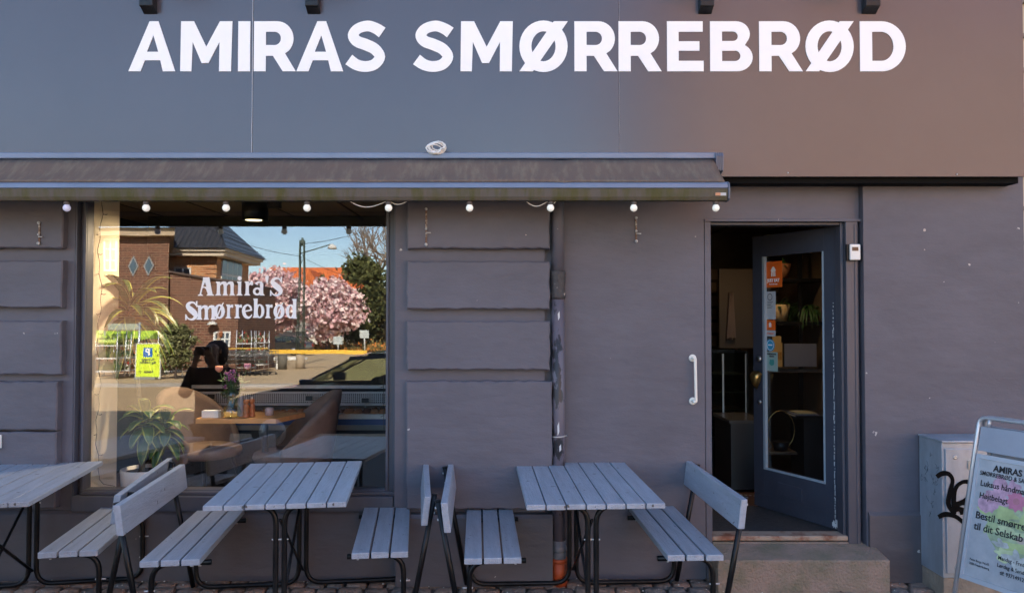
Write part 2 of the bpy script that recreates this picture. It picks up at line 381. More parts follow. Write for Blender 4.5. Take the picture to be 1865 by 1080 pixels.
b.hexa([(gx0, .10 - dy0, gz0), (gx1, .10 - dy0, gz0), (gx1, .106 - dy0, gz0), (gx0, .106 - dy0, gz0), (gx0, .10 - dy1, gz1), (gx1, .10 - dy1, gz1), (gx1, .106 - dy1, gz1), (gx0, .106 - dy1, gz1)])
pane = b.build('glass_pane', glass('shop_glass', .112), wino)
# door surround
zlin = PZ(400, 0); zth = .276
b = MB()
b.box(xd0, xs0 - .002, .012, .26, zlin, TOP)                                    # panel above the door
b.box(xd0, PX(1571, 0), -.012, .012, PZ(404, 0), PZ(399, 0))
b.build('door_header', TRIM if False else WALL, bld, bevel=.003)
jl, jr = PX(1295, .0), PX(1541, .0)
b = MB(); b.box(xd0 + .003, jl, -.004, .15, .0, zlin - .014); b.build('door_jamb', WALL, bld, bevel=.003)
b = MB(); b.box(jr, PX(1563, 0), -.006, .15, .2, zlin - .014); b.box(PX(1563, 0), xs0 - .001, .03, .15, .2, zlin - .014)
b.box(jr - .02, jr - .001, .03, .12, .26, zlin - .014); b.box(jl + .001, jr - .022, .03, .13, PZ(410, .03), zlin - .016)
b.box(PX(1556, 0), PX(1561, 0), -.012, -.006, .21, zlin - .03)
b.build('door_frame', TRIM, bld, bevel=.003)
b = MB(); b.box(jl, jr - .001, .0, .12, .2, zth); b.v = [(x, y, z + (.046 if z < .21 else 0)) for x, y, z in b.v]; b.build('threshold', mat('worn_threshold', (.36, .27, .20), .6, col2=(.20, .07, .035), vscale=6, thr=(.5, .62)), bld, bevel=.006)
b = MB(); b.box(jl, jr, .121, .8, .2, zth - .006); b.build('door_mat', mat('coir_mat', (.035, .033, .032), .95, bump=.9, bscale=90, var=.3, vscale=30), bld)

# the door leaf, hinged at the right and swung into the room
HX, HY = PX(1531, .10), .10
dang = math.atan2(.69, .34); DW = .80; zb, zt = .275, PZ(412, .1)
hin = Vector((HX, HY, 0)); ux = Vector((-math.cos(dang), math.sin(dang), 0)); nn = Vector((-math.sin(dang), -math.cos(dang), 0))
if nn.y > 0: nn = -nn
def D(u, z, w=0): return hin + ux * u + nn * w + Vector((0, 0, z))
def dbox(b, u0, u1, z0, z1, w0, w1): b.hexa([D(u0, z0, w1), D(u1, z0, w1), D(u1, z0, w0), D(u0, z0, w0), D(u0, z1, w1), D(u1, z1, w1), D(u1, z1, w0), D(u0, z1, w0)])
g0, g1, gzb, gzt = .135, .70, .56, 2.13
b = MB(); dbox(b, 0, g0, zb, zt, -.045, 0); dbox(b, g1, DW, zb, zt, -.045, 0); dbox(b, g0, g1, zb, gzb, -.045, 0); dbox(b, g0, g1, gzt, zt, -.045, 0)
dbox(b, .34, .56, .40, .49, 0, .005); dbox(b, .005, DW - .005, .372, .376, 0, .003)
leaf = b.build('door', DOORP, bld, bevel=.003)
b = MB(); dbox(b, g0, g0 + .012, gzb, gzt, -.02, .004); dbox(b, g1 - .022, g1, gzb, gzt, -.02, .004); dbox(b, g0 + .013, g1 - .023, gzb, gzb + .012, -.02, .004)
b.build('glazing_bead', mat('bead_grey', (.30, .36, .40), .5), leaf)
b = MB(); dbox(b, g0 + .002, g1 - .002, gzb + .002, gzt - .002, -.024, -.021); b.build('door_glass', glass('door_glass', .05), leaf)
def spoon(w0, m, s):                 # heart-shaped brass plate
    b = MB(); c = D(.735, 1.225, 0)
    ring = [(-.045, .035), (-.02, .05), (.02, .05), (.05, .035), (.05, .01), (.02, -.05), (.0, -.07), (-.03, -.02)]
    vs = [c + ux * p[0] * s + Vector((0, 0, p[1] * s)) + nn * w0 for p in ring]; vs2 = [c + ux * p[0] * .55 * s + Vector((0, 0, p[1] * .55 * s)) + nn * (w0 + .04) for p in ring]
    b.smooth = True; n = 8; b.add(vs + vs2, [(i, (i + 1) % n, n + (i + 1) % n, n + i) for i in range(n)] + [tuple(range(n, 2 * n)), tuple(range(n))[::-1]])
    b.tube([c + nn * .001, c + nn * w0], .012); return b.build('door_handle', m, leaf)
BRASS = mat('brass', (.42, .27, .09), .3, metal=.9)
spoon(.03, BRASS, 1.15)
b = MB(); c = D(.735, 1.37, 0); b.tube([c, c + nn * .012], .021, 14); c = D(.735, 1.05, 0); b.tube([c, c + nn * .006], .016, 12); build_each(b, 'lock_plate', mat('steel_plate', (.5, .48, .44), .3, metal=.8), leaf)
for zz in (2.02, 1.45, .62):
    b = MB()
    c = Vector((HX + .012, .04, zz)); b.tube([c, c + Vector((0, 0, .075))], .012, 8); c = c + Vector((.006, -.002, -.085)); b.tube([c, c + Vector((0, 0, .075))], .012, 8)
    build_each(b, 'hinge', JAMB, leaf)
b = MB(); b.box(HX + .024, HX + .034, .012, .10, .27, zlin - .05); b.build('bare_jamb_edge', JAMB, bld)
# chipped strip of old paint down the hinge stile
b = MB()
for i in range(70):
    zz = .3 + (i / 70) ** 1.2 * 1.5; u = .058 + random.uniform(-.003, .003); h = random.uniform(.004, .03)
    dbox(b, u, u + random.uniform(.002, .006), zz, zz + h, .0, .0012)
for i in range(8): u = .02 + i * .008; z_ = .28 + random.random() * .02; dbox(b, u, u + .008, z_, z_ + random.uniform(.01, .05), 0, .0015)
b.build('paint_chips', mat('old_white_paint', (.6, .6, .58), .7), leaf)
# stickers on the door glass
def dM(u, z, w=-.0195):               # matrix of the glass plane seen from the street: x runs towards the hinge
    xa = -ux; za = nn; ya = Vector((0, 0, 1)); M = Matrix.Identity(4)
    for i in range(3): M[i][0] = xa[i]; M[i][1] = ya[i]; M[i][2] = za[i]
    M.translation = D(u, z, w); return M
def rect(x0, y0, x1, y1): return ([(x0, y0), (x1, y0), (x1, y1), (x0, y1)], [])
def disc(cx, cy, r, n=20, ry=None): return ([(cx + r * math.cos(2 * math.pi * i / n), cy + (ry or r) * math.sin(2 * math.pi * i / n)) for i in range(n)], [])
OR = mat('orange_sticker', (.75, .13, .012), .5); PAPER = mat('grey_paper', (.48, .50, .50), .6); TXT = mat('grey_print', (.05, .05, .05), .6)
def sticker(u, z, w_, h_, m):
    M = dM(u, z); return shapes('door_sticker', [rect(0, 0, w_, h_)], m, leaf, M), M @ Matrix.Translation((0, 0, .0012))
def house(cx, cy, s):
    return [([(cx - s * .6, cy - s), (cx - s * .25, cy - s), (cx - s * .2, cy - s * .1), (cx - s * .05, cy - s * .1), (cx - s * .05, cy - s), (cx + s * .15, cy - s), (cx + s * .15, cy + .1 * s), (cx + s * .3, cy + .1 * s), (cx + s * .3, cy - s), (cx + s * .6, cy - s),
              (cx + s * .55, cy + s * .15), (cx + s * .75, cy + s * .2), (cx + s * .3, cy + s * .9), (cx, cy + s * 1.1), (cx - s * .3, cy + s * .9), (cx - s * .75, cy + s * .2), (cx - s * .55, cy + s * .15)], [])]
def merge_to(o, dst): o.parent = dst; return o
st, M = sticker(.695, 1.90, .17, .19, OR); s2 = [shapes('print', house(.085, .115, .035), WHITE, None, M), text('print', 'JUST EAT', .034, WHITE, None, M @ Matrix.Translation((.085, .04, 0)), .0012, .85, 'CENTER'), text('print', 'bestil take-away', .014, WHITE, None, M @ Matrix.Translation((.085, .02, 0)), 0, .85, 'CENTER')]
STK = [(st, s2)]
st, M = sticker(.69, 1.665, .10, .205, PAPER); STK.append((st, [shapes('print', [([(.045 + .024 * math.cos(i * .3), .165 + .026 * math.sin(i * .3)) for i in range(21)], [[(.045 + .02 * math.cos(i * .3), .165 + .022 * math.sin(i * .3)) for i in range(21)]])] + [rect(.02, .127 - i * .011, .075 - (i % 3) * .01, .130 - i * .011) for i in range(5)], TXT, None, M)]))
st, M = sticker(.695, 1.585, .10, .075, OR); STK.append((st, [shapes('print', house(.05, .04, .018), WHITE, None, M)]))
st, M = sticker(.695, 1.54, .10, .044, PAPER); STK.append((st, [text('print', 'Vi leverer', .022, OR, None, M @ Matrix.Translation((.05, .015, 0)), 0, .8, 'CENTER')]))
M = dM(.645, 1.475); STK.append((shapes('door_sticker', [disc(0, 0, .042, 24, .045)], mat('blue_sticker', (.02, .30, .50), .5), leaf, M), [shapes('print', [([(.034 * math.cos(i * .3), .037 * math.sin(i * .3)) for i in range(21)], [[(.031 * math.cos(i * .3), .034 * math.sin(i * .3)) for i in range(21)]]), rect(-.02, -.003, .02, .006)], WHITE, None, M @ Matrix.Translation((0, 0, .0012)))]))
st, M = sticker(.69, 1.285, .115, .14, mat('mint_paper', (.30, .42, .37), .6)); STK.append((st, [text('print', 'KØBENHAVNS', .016, TXT, None, M @ Matrix.Translation((.058, .120, 0)), .0006, .85, 'CENTER'), text('print', 'BEDSTE', .016, TXT, None, M @ Matrix.Translation((.058, .103, 0)), .0006, .85, 'CENTER'), shapes('print', [disc(.058, .06, .024, 14, .02), disc(.05, .075, .012, 10), disc(.07, .074, .013, 10)], mat('teal_print', (.05, .30, .26), .6), None, M), rect]))
for st, prs in STK:      # print becomes part of the sticker's own mesh
    bm = bmesh.new(); bm.from_mesh(st.data)
    for pr in prs:
        if not isinstance(pr, bpy.types.Object): continue
        k = len(st.data.materials); st.data.materials.append(pr.data.materials[0]); n0 = len(bm.faces); bm.from_mesh(pr.data); bm.faces.ensure_lookup_table()
        for f in bm.faces[n0:]: f.material_index = k
        bpy.data.objects.remove(pr)
    bm.to_mesh(st.data); bm.free()

# ------------------------------------------------------------ room behind the front (parts of the building)
b = MB(); b.box(-13.6, 3.2, .281, 7.6, .0, .255); b.build('interior_floor', mat('floor_boards', (.10, .045, .025), .45, var=.3, vscale=3, stretch=(6, .5, 1)), bld)
b = MB(); b.box(PX(165, .14) - .3, -2.81, .135, .50, .256, 2.62); b.build('window_reveal', CREAM, bld)
b = MB(); b.box(-2.809, gx1 + .2, .135, .29, zsill - .02, gz0 - .035); b.build('inner_sill', mat('dark_sill', (.05, .04, .035), .5), bld)
b = MB(); b.box(-4.4, 2.9, .5, 5.0, 2.60, 2.618)
b.build('ceiling', mat('ceiling_tile', (.34, .26, .18), .8), bld)
cg = MB()
for k in range(12): cg.box(-4.4 + k * .6, -4.385 + k * .6, .5, 5, 2.594, 2.599)
for k in range(8): cg.box(-4.4, 2.9, .5 + k * .6, .515 + k * .6, 2.592, 2.5935)
cg.build('ceiling_grid', mat('grid_dark', (.06, .05, .04), .6), bld)
b = MB(); b.box(-3.3, 1.25, 1.95, 2.2, 2.26, 2.59); b.build('ceiling_beam', mat('black_beam', (.008, .007, .007), .6), bld)
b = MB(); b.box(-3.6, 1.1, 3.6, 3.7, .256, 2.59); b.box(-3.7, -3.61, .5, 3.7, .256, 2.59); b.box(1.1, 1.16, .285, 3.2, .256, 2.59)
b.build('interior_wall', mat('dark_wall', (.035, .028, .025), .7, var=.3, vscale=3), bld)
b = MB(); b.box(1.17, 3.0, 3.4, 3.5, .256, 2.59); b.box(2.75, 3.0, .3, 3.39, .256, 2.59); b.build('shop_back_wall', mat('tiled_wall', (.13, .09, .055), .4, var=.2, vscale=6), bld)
tm = brick('wall_tiles', (.17, .11, .06), (.14, .09, .05), (.05, .035, .02), .55)
b = MB(); b.box(1.2, 2.74, 2.9, 2.98, 1.3, 2.2); b.build('tiled_panel', tm, bld)

# ------------------------------------------------------------ picnic sets
def make_set(label, loc, rot):
    t = thing('picnic_table', label, 'picnic table', loc, rot, 'picnic tables with attached benches')
    L = .55
    def planks(b, n, x0, x1, y0, y1, z0, z1, gap=.007):
        wd = (x1 - x0 - gap * (n - 1)) / n
        for i in range(n):
            a = x0 + i * (wd + gap); e = random.uniform(-.003, .003); f = random.uniform(-.003, .003)
            dz = random.uniform(-.001, .001)
            b.box(a, a + wd, y0 + e, y1 + f, z0 + dz, z1 + dz)
    b = MB(); planks(b, 7, -.352, .352, -L, L, .712, .740, .006); b.build('tabletop', PLANK, t, bevel=.004)
    b = MB()
    for s in (-.26, .26): b.box(s - .02, s + .02, -.42, .42, .695, .7115)
    build_each(b, 'top_bearer', BLACK, t)
    for s in (-1, 1):
        b = MB(); lo, hi = sorted((s * .375, s * .665)); planks(b, 3, lo, hi, -.50, .50, .432, .464, .010); b.build('seat', PLANK, t, bevel=.004)
        b = MB(); tlt = .12
        def q(x, z): return s * (x + (z - .6) * tlt), z
        for_ = [(.731, .60), (.765, .60), (.765, .750), (.731, .750)]
        pts = [q(*p) for p in for_]; b.prism(pts, 1, -.53, .53)
        b.build('backrest', PLANK, t, bevel=.004)
    for yy in (-.40, .40):
        for s in (-1, 1):
            b = MB(); r = .0145
            path = fillet([(s * .27, yy, .697), (s * .022, yy, .697), (s * .022, yy, .018), (s * .64, yy, .018), (s * .64, yy, .417), (s * .345, yy, .417)], .10, 7)
            b.tube(path, r, 10)
            o = b.build('tube_frame', TUBE, t)
            b = MB(); y2 = yy + (-.03 if yy < 0 else .03)
            b.tube([(s * .664, y2, .01), (s * .802, y2, .733)], .0150, 10)
            b.tube([(s * .8024, y2, .734), (s * .8034, y2, .742)], .0165, 10)
            po = b.build('backrest_post', TUBE, t)
            b = MB()
            for z in (.64, .70): x = .655 + (z - .01) * .148 / .728; b.tube([(s * (x + .012), y2, z), (s * (x + .022), y2, z)], .006, 8)
            for z, x in ((.15, .64), (.28, .64)): b.tube([(s * (x - .018), yy, z), (s * (x + .035), yy, z)], .0045, 8)
            for x in (.40, .62): b.tube([(s * x, yy, .398), (s * x, yy, .405)], .006, 8)
            b.tube([(s * .0, yy, .52), (s * .042, yy, .52)], .0045, 8)
            build_each(b, 'bolt', CHIP, po)
    b = MB(); b.tube([(0, -.40, .62), (0, .40, .10)], .009, 6); b.tube([(0.0, -.40, .10), (0.0, .40, .62)], .009, 6); build_each(b, 'cross_brace', BLACK, t)
    return t
YC = -.53
set1 = make_set('grey-blue plank picnic set cut off by the left edge, left of the shop window', (-2.915, YC - .02, .006), R(10.5))
set2 = dup(set1, None, (-1.262, YC, .006), R(7.0), 'grey-blue plank picnic set standing in front of the shop window')
set3 = dup(set1, None, (.40, YC, .006), R(2.6), 'grey-blue plank picnic set by the downpipe, its right bench next to the doorstep')

# ------------------------------------------------------------ fascia sign with lettering
sg = thing('shop_sign', 'long dark fascia board with big white lettering above the café', 'sign', (0, -.1, 2.6))
YS = -.20; LOC = Vector((0, -.1, 2.6))
sx0, sx1 = -5.5, PX(1872, YS); z0s, z1s = PZ(322, YS), 4.1
seams = [PX(457, YS), PX(1129, YS)]
def lb(b, x0, x1, y0, y1, z0, z1): b.box(x0, x1, y0 + .1, y1 + .1, z0 - 2.6, z1 - 2.6)
xs = [sx0] + seams + [sx1]
for i in range(3):
    b = MB(); lb(b, xs[i] + .0015, xs[i + 1] - .0015, YS, YS + .02, z0s, z1s); b.build('sign_panel', SIGNM, sg, bevel=.001)
b = MB(); lb(b, sx0, sx1, YS + .021, -.045, z0s + .02, z1s); lb(b, seams[0] - .001, seams[0] + .001, YS - .0005, YS + .02, z0s, z1s); lb(b, seams[1] - .001, seams[1] + .001, YS - .0005, YS + .02, z0s, z1s)
b.build('sign_backing', mat('sign_back', (.03, .03, .035), .6), sg)
b = MB(); lb(b, sx0, sx1 - .02, -.16, -.042, PZ(334, -.16), z0s + .018); b.build('shade_strip', mat('shade_black', (.006, .006, .006), .8, spec=.1), sg)  # black strip standing in for the shade gap below the board
sm_ = MB(); lb(sm_, seams[0] - .0045, seams[0] - .0018, YS - .001, YS, z0s, z1s); lb(sm_, seams[1] + .0012, seams[1] + .002, YS - .001, YS, z0s, z1s); sm_.build('panel_seam', mat('seam_edge', (.6, .6, .62), .5), sg)
b = MB()
for px, py in ((1435, 315), (1743, 318)): c = P(px, py, YS); b.tube([c - LOC, c - LOC + Vector((0, -.004, 0))], .004, 8)
build_each(b, 'screw', CHIP, sg)
def el(cx, cy, rx_, ry_, a0, a1, n=18): return [(cx + rx_ * math.cos(R(a0 + (a1 - a0) * i / n)), cy + ry_ * math.sin(R(a0 + (a1 - a0) * i / n))) for i in range(n + 1)]
def ring_(cx, cy, ox, oy, ix, iy, n=36): return (el(cx, cy, ox, oy, 0, 360 - 360 / n, n - 1), [el(cx, cy, ix, iy, 0, 360 - 360 / n, n - 1)])
def vstroke(pts):                    # centre line with its own width at each point -> outline, smoothed
    P3 = []
    for i in range(len(pts) - 1):
        p0 = pts[max(i - 1, 0)]; p1 = pts[i]; p2 = pts[i + 1]; p3 = pts[min(i + 2, len(pts) - 1)]
        for k in range(5):
            t = k / 5; P3.append(tuple(.5 * (2 * p1[j] + (p2[j] - p0[j]) * t + (2 * p0[j] - 5 * p1[j] + 4 * p2[j] - p3[j]) * t * t + (3 * p1[j] - p0[j] - 3 * p2[j] + p3[j]) * t ** 3) for j in range(3)))
    P3.append(pts[-1]); l, r = [], []
    for i, p in enumerate(P3):
        a = P3[max(i - 1, 0)]; c = P3[min(i + 1, len(P3) - 1)]; dx, dy = c[0] - a[0], c[1] - a[1]; q = math.hypot(dx, dy) or 1
        nx, ny = -dy / q * p[2] / 2, dx / q * p[2] / 2; l.append((p[0] + nx, p[1] + ny)); r.append((p[0] - nx, p[1] - ny))
    return (l, r, 's')
def mapshape(polys, fn):
    return [([fn(p) for p in pg[0]], [fn(p) for p in pg[1]], 's') if len(pg) == 3 else ([fn(p) for p in pg[0]], [[fn(p) for p in h] for h in pg[1]]) for pg in polys]
GL = {
 'A': [([(0, 0), (.42, 1), (.60, 1), (.95, 0), (.70, 0), (.645, .22), (.33, .22), (.245, 0)], [[(.502, .72), (.37, .39), (.602, .39)]])],
 'M': [([(0, 0), (.01, 1), (.27, 1), (.52, .49), (.79, 1), (1.04, 1), (1.02, 0), (.78, 0), (.785, .59), (.565, .165), (.43, .165), (.245, .59), (.225, 0)], [])],
 'I': [([(0, 0), (0, 1), (.245, 1), (.245, 0)], [])],
 'R': [([(0, 0), (0, 1), (.47, 1)] + el(.47, .655, .33, .345, 90, -45, 14) + [(.63, .36), (.85, 0), (.585, 0), (.385, .31), (.24, .31), (.24, 0)], [[(.24, .79), (.42, .79)] + el(.42, .657, .125, .133, 90, -90, 10) + [(.24, .525)]])],
 'S': [vstroke([(.745, .775, .235), (.62, .855, .22), (.45, .905, .215), (.25, .85, .21), (.155, .72, .215), (.235, .60, .225), (.42, .53, .23), (.60, .44, .225), (.70, .29, .215), (.60, .145, .215), (.42, .095, .215), (.23, .13, .22), (.07, .235, .235)])],
 'O': [ring_(.49, .5, .49, .515, .245, .30), ([(0, 0), (.275, 0), (.985, 1), (.70, 1)], [])],
 'E': [([(0, 0), (0, 1), (.74, 1), (.74, .79), (.24, .79), (.24, .60), (.67, .60), (.67, .41), (.24, .41), (.24, .21), (.755, .21), (.755, 0)], [])],
 'B': [([(0, 0), (0, 1), (.52, 1)] + el(.52, .745, .28, .255, 90, -40, 12) + [(.70, .52)] + el(.54, .28, .315, .28, 55, -90, 14), [[(.24, .795), (.46, .795)] + el(.46, .70, .10, .095, 90, -90, 8) + [(.24, .605)], [(.24, .41), (.50, .41)] + el(.50, .31, .11, .105, 90, -90, 8) + [(.24, .205)]])],
 'D': [([(0, 0), (0, 1), (.42, 1)] + el(.42, .5, .48, .5, 90, -90, 24), [[(.24, .79), (.42, .79)] + el(.42, .5, .24, .29, 90, -90, 18) + [(.24, .21)]])]}
WORD = [('A', 229, 315), ('M', 324, 419), ('I', 430, 452), ('R', 459, 536), ('A', 537, 623), ('S', 627, 701), ('S', 751, 826), ('M', 838, 934), ('O', 946, 1035), ('R', 1047, 1126),
        ('R', 1128, 1207), ('E', 1217, 1284), ('B', 1296, 1374), ('R', 1386, 1466), ('O', 1471, 1560), ('D', 1571, 1655)]
NAT = {'A': .95, 'M': 1.04, 'I': .245, 'R': .85, 'S': .82, 'O': .985, 'E': .755, 'B': .855, 'D': .90}
zb_, zt_ = PZ(131, YS), PZ(40, YS)
for ch, a, c in WORD:
    x0, x1 = PX(a, YS), PX(c, YS); k = (x1 - x0) / NAT[ch]; h = zt_ - zb_
    mn = min(p[0] for pl in GL[ch] for q_ in pl[:(2 if len(pl) == 3 else 1)] for p in q_)
    pol = mapshape(GL[ch], lambda p: (p[0] * k, p[1] * h))
    shapes('letter', pol, LETTER, sg, Matrix.Translation(-LOC) @ face_at(x0 - (mn * k if ch == 'S' else 0), YS - .003, zb_), .004)
# sign lamps: bracket on the board, arm and lamp head out of the picture above
for i, (a, c) in enumerate(((247, 272), (552, 576), (1279, 1304), (1583, 1610))):
    x0, x1 = PX(a, -.26), PX(c, -.26); zb2 = PZ(20, -.26)
    t = thing('sign_lamp', ('leftmost of the four black sign lamp brackets, above the first A', 'black sign lamp bracket above the first word, second from left', 'black sign lamp bracket above the E of the second word', 'rightmost of the four black sign lamp brackets, above the slashed O')[i], 'lamp', ((x0 + x1) / 2, -.2, zb2), 0, 'lamps above the sign')
    hw = (x1 - x0) / 2
    b = MB(); b.prism([(0, .0), (-.045, .025), (-.065, .03), (-.065, .34), (0, .34)], 0, -hw, hw); b.tube([(-.01, -.066, .08), (-.01, -.075, .08)], .008, 8); b.build('bracket', BLACK, t, bevel=.003)
    b = MB(); b.tube(fillet([(0, -.06, .26), (0, -.2, .40), (0, -.55, .40)], .1), .012); b.build('arm', BLACK, t)
    b = MB(); b.prism([(-.50, .33), (-.50, .43), (-.66, .43), (-.66, .36)], 0, -.11, .11); b.build('lamp_head', BLACK, t, bevel=.005)

# ------------------------------------------------------------ awning
AY0, AY1 = -.30, -.50
aw = thing('awning', 'half-rolled brown awning with mossy grey-blue front rail above the shop window', 'awning', (0, -.25, 2.5))
LA = Vector((0, -.25, 2.5)); AX0 = -5.2; ax1 = PX(1308, AY0)
ALUB = mat('awning_rail', (.15, .19, .27), .33, spec=.6, var=.12, vscale=3)
MOSS = mat('mossy_rail', (.115, .098, .080), .75, spec=.2, col2=(.085, .078, .028), vscale=5, thr=(.42, .62), stretch=(3, 1, .6), bump=.2)
CLOTH = mat('brown_cloth', (.15, .112, .090), .95, spec=.08, col2=(.27, .22, .15), vscale=7, thr=(.48, .88), stretch=(3, .8, .8), bump=.6, bscale=5)
b = MB(); b.box(AX0, ax1, AY0 + .25, AY0 + .34, PZ(289, AY0) - 2.5, PZ(278, AY0) - 2.5)
b.build('cassette', ALUB, aw, bevel=.006)
b = MB(); b.smooth = True; NX = 110
zt0, zt1 = PZ(291, AY0) - 2.5, PZ(331, AY1) - 2.5
vs = []; xe0, xe1 = PX(1302, AY0), PX(1322, AY1)
for j in range(7):
    t = j / 6; 
    for i in range(NX + 1):
        u = i / NX; x = AX0 + (xe0 + (xe1 - xe0) * t - AX0) * u
        ripple = .006 * math.sin(x * 5.1 + t * 1.5) * math.sin(math.pi * t) + .004 * math.sin(x * 17 + 2 * t) * (1 - t) * math.sin(math.pi * min(1, t * 2 + .1))
        seam = -.005 * math.exp(-((((x + 50.15) % 1.16) - .58) / .02) ** 2)
        vs.append((x, (AY0 + .25) + (AY1 - AY0 - .03 + .03) * t + 0, zt0 + (zt1 - zt0) * t - .012 * math.sin(math.pi * t) + ripple + seam))
b.add(vs, [(j * (NX + 1) + i, j * (NX + 1) + i + 1, (j + 1) * (NX + 1) + i + 1, (j + 1) * (NX + 1) + i) for j in range(6) for i in range(NX)])
fb = b.build('fabric', CLOTH, aw); sol = fb.modifiers.new('s', 'SOLIDIFY'); sol.thickness = .002
zt2, zm, zb3 = PZ(330, AY1) - 2.5, PZ(343, AY1) - 2.5, PZ(365, AY1) - 2.5; xe = PX(1330, AY1) - .01; yy = AY1 + .25
b = MB(); b.prism([(yy + .06, zt2 - .004), (yy + .03, zt2), (yy + .008, zt2 - .004), (yy - .006, zt2 - .018), (yy - .01, zm), (yy + .07, zm)], 0, AX0, xe)
b.build('front_rail_top', ALUB, aw, bevel=.003)
b = MB(); b.prism([(yy - .008, zm - .002), (yy - .004, zb3 + .02), (yy + .008, zb3), (yy + .06, zb3), (yy + .07, zm - .002)], 0, AX0, xe); b.build('front_rail', MOSS, aw, bevel=.004)
b = MB(); b.prism([(yy + .07, zt2 - .004), (yy + .03, zt2 + .002), (yy - .004, zt2 - .01), (yy - .014, zm), (yy - .01, zb3 + .01), (yy + .01, zb3 - .003), (yy + .07, zb3 - .003)], 0, xe + .001, xe + .012); b.build('end_cap', mat('end_cap', (.10, .11, .14), .4), aw, bevel=.003)
b = MB()
for k in range(4): b.prism([(.0 - .02 + 0, PZ(316, AY0) - 2.5), (-.07, PZ(312, AY0) - 2.5), (-.08 + .0, PZ(286, AY0) - 2.5), (-.06, PZ(279, AY0) - 2.5), (.04, PZ(279, AY0) - 2.5), (.04, PZ(316, AY0) - 2.5)], 0, ax1 - .012 + k * .012, ax1 - .004 + k * .012)
b.build('side_bracket', mat('awning_bracket', (.13, .14, .18), .4), aw)
b = MB(); c = PX(1307, yy - .25); b.box(xe - .075, xe - .012, yy - .0105, yy - .008, zm - .045, zm - .028); b.cur = 1; b.box(xe - .075, xe - .045, yy - .0112, yy - .0106, zm - .0445, zm - .0285)
b.build('maker_label', [mat('label_white', (.5, .5, .48), .5), mat('label_orange', (.55, .25, .12), .5)], aw)
for px in (60, 520, 1180):
    b = MB(); b.tube([(PX(px, -.4), -.02 + .0, zt0 - .03), (PX(px, -.4) + .25, AY1 + .32, zb3 + .04)], .016, 8); b.build('folding_arm', BLACK, aw)
b = MB()
c0 = P(794, 268, AY0 - .02)
for k in range(7):
    pts = []; r0 = random.uniform(.035, .062)
    for i in range(15):
        a = math.pi * 2 * i / 14; pts.append(Vector((c0.x + random.uniform(-.003, .003) + r0 * 1.05 * math.cos(a) + (k - 3) * .004, c0.y + .01 + .012 * math.sin(a * 2 + k), PZ(278, AY0) + .018 + r0 * random.uniform(.60, .66) * math.sin(a) + k * .003)))
    b.tube(pts, .0042, 6)
tag(b.build('coiled_cable', mat('white_cable', (.75, .74, .70), .5)), 'coil of white cable lying on top of the awning cassette', 'cable')

# ------------------------------------------------------------ bulbs on a string under the awning rail
bulbs = (119, 264, 410, 558, 707, 855, 1003, 1155, 1305); YB = -.465
fs = thing('bulb_string', 'string of nine round white bulbs hanging under the awning front rail', 'string lights', (PX(707, YB), YB, PZ(368, YB)))
LB = fs.location.copy(); zr = PZ(366, YB)
b = MB(); pts = []
for i in range(len(bulbs) - 1):
    xa, xb = PX(bulbs[i], YB), PX(bulbs[i + 1], YB)
    sag = {4: .022, 5: .0, 3: .0, 6: .0}.get(i, .0)
    for k in range(12): t = k / 12; pts.append(Vector((xa + (xb - xa) * t, YB + .02, zr + .008 - sag * math.sin(math.pi * t) * 0)) - LB)
pts.append(Vector((PX(bulbs[-1], YB), YB + .02, zr + .008)) - LB)
b.tube(pts, .0035, 6); b.build('cable', BLACK, fs)
WC = mat('white_cable', (.75, .74, .70), .5)
for (a, m_, c, dz) in ((633, 655, 704, .035), (707, 722, 741, .02), (958, 975, 1000, .03), (1003, 1008, 1014, .015)):
    b = MB(); x0, x1 = PX(a, YB), PX(c, YB)
    b.tube([Vector((x0 + (x1 - x0) * t / 10, YB + .03, zr + .004 - dz * math.sin(math.pi * t / 10) * (1.3 - t / 20))) - LB for t in range(11)], .0032, 6); b.build('white_wire', WC, fs)
BULB = mat('bulb_glass', (.86, .84, .74), .25, emit=.07)
for px in bulbs:
    c = Vector((PX(px, YB), YB, PZ(379, YB))) - LB; r = .0218
    b = MB(); b.lathe(c, [(.002, -r)] + [(r * math.cos(R(a)), r * math.sin(R(a))) for a in range(-75, 60, 15)] + [(.013, r * .93), (.013, r * 1.1)], 18)
    bo = b.build('bulb', BULB if px != 119 else mat('bulb_cool', (.62, .60, .74), .25, emit=.04), fs)
    b = MB(); b.lathe(c, [(.014, r * .85), (.0175, r * .95), (.0175, r * 1.5), (.014, r * 1.7), (.014, r * 2.1), (.006, r * 2.5)], 14); b.build('socket', mat('socket_brown', (.09, .075, .065), .6), bo)

# ------------------------------------------------------------ downpipe, rail, reader, hook, brackets
dp = thing('downpipe', 'painted rain downpipe with flaking paint and an orange foot beside the pilaster', 'downpipe', (PX(1016, -.06), -.062, 0))
PIPE = mat('pipe_paint', (.125, .112, .135), .45, col2=(.03, .028, .03), vscale=5, thr=(.52, .55), stretch=(2, 2, .8), bump=.2, bscale=10)
b = MB(); b.tube([(0, 0, PZ(497, -.06)), (0, 0, TOP)], .040, 20); b.build('upper_pipe', WALL, dp)
b = MB(); b.tube([(.004, 0, .27), (0, 0, PZ(525, -.06))], .042, 20); b.build('lower_pipe', PIPE, dp)
b = MB(); b.lathe((0, 0, 0), [(.046, PZ(545, -.06)), (.050, PZ(540, -.06)), (.046, PZ(528, -.06)), (.048, PZ(515, -.06)), (.052, PZ(500, -.06)), (.052, PZ(494, -.06)), (.041, PZ(493, -.06))], 20)
b.build('pipe_collar', mat('collar_worn', (.05, .045, .045), .6, col2=(.45, .40, .35), vscale=26, thr=(.62, .66), bump=.5), dp)
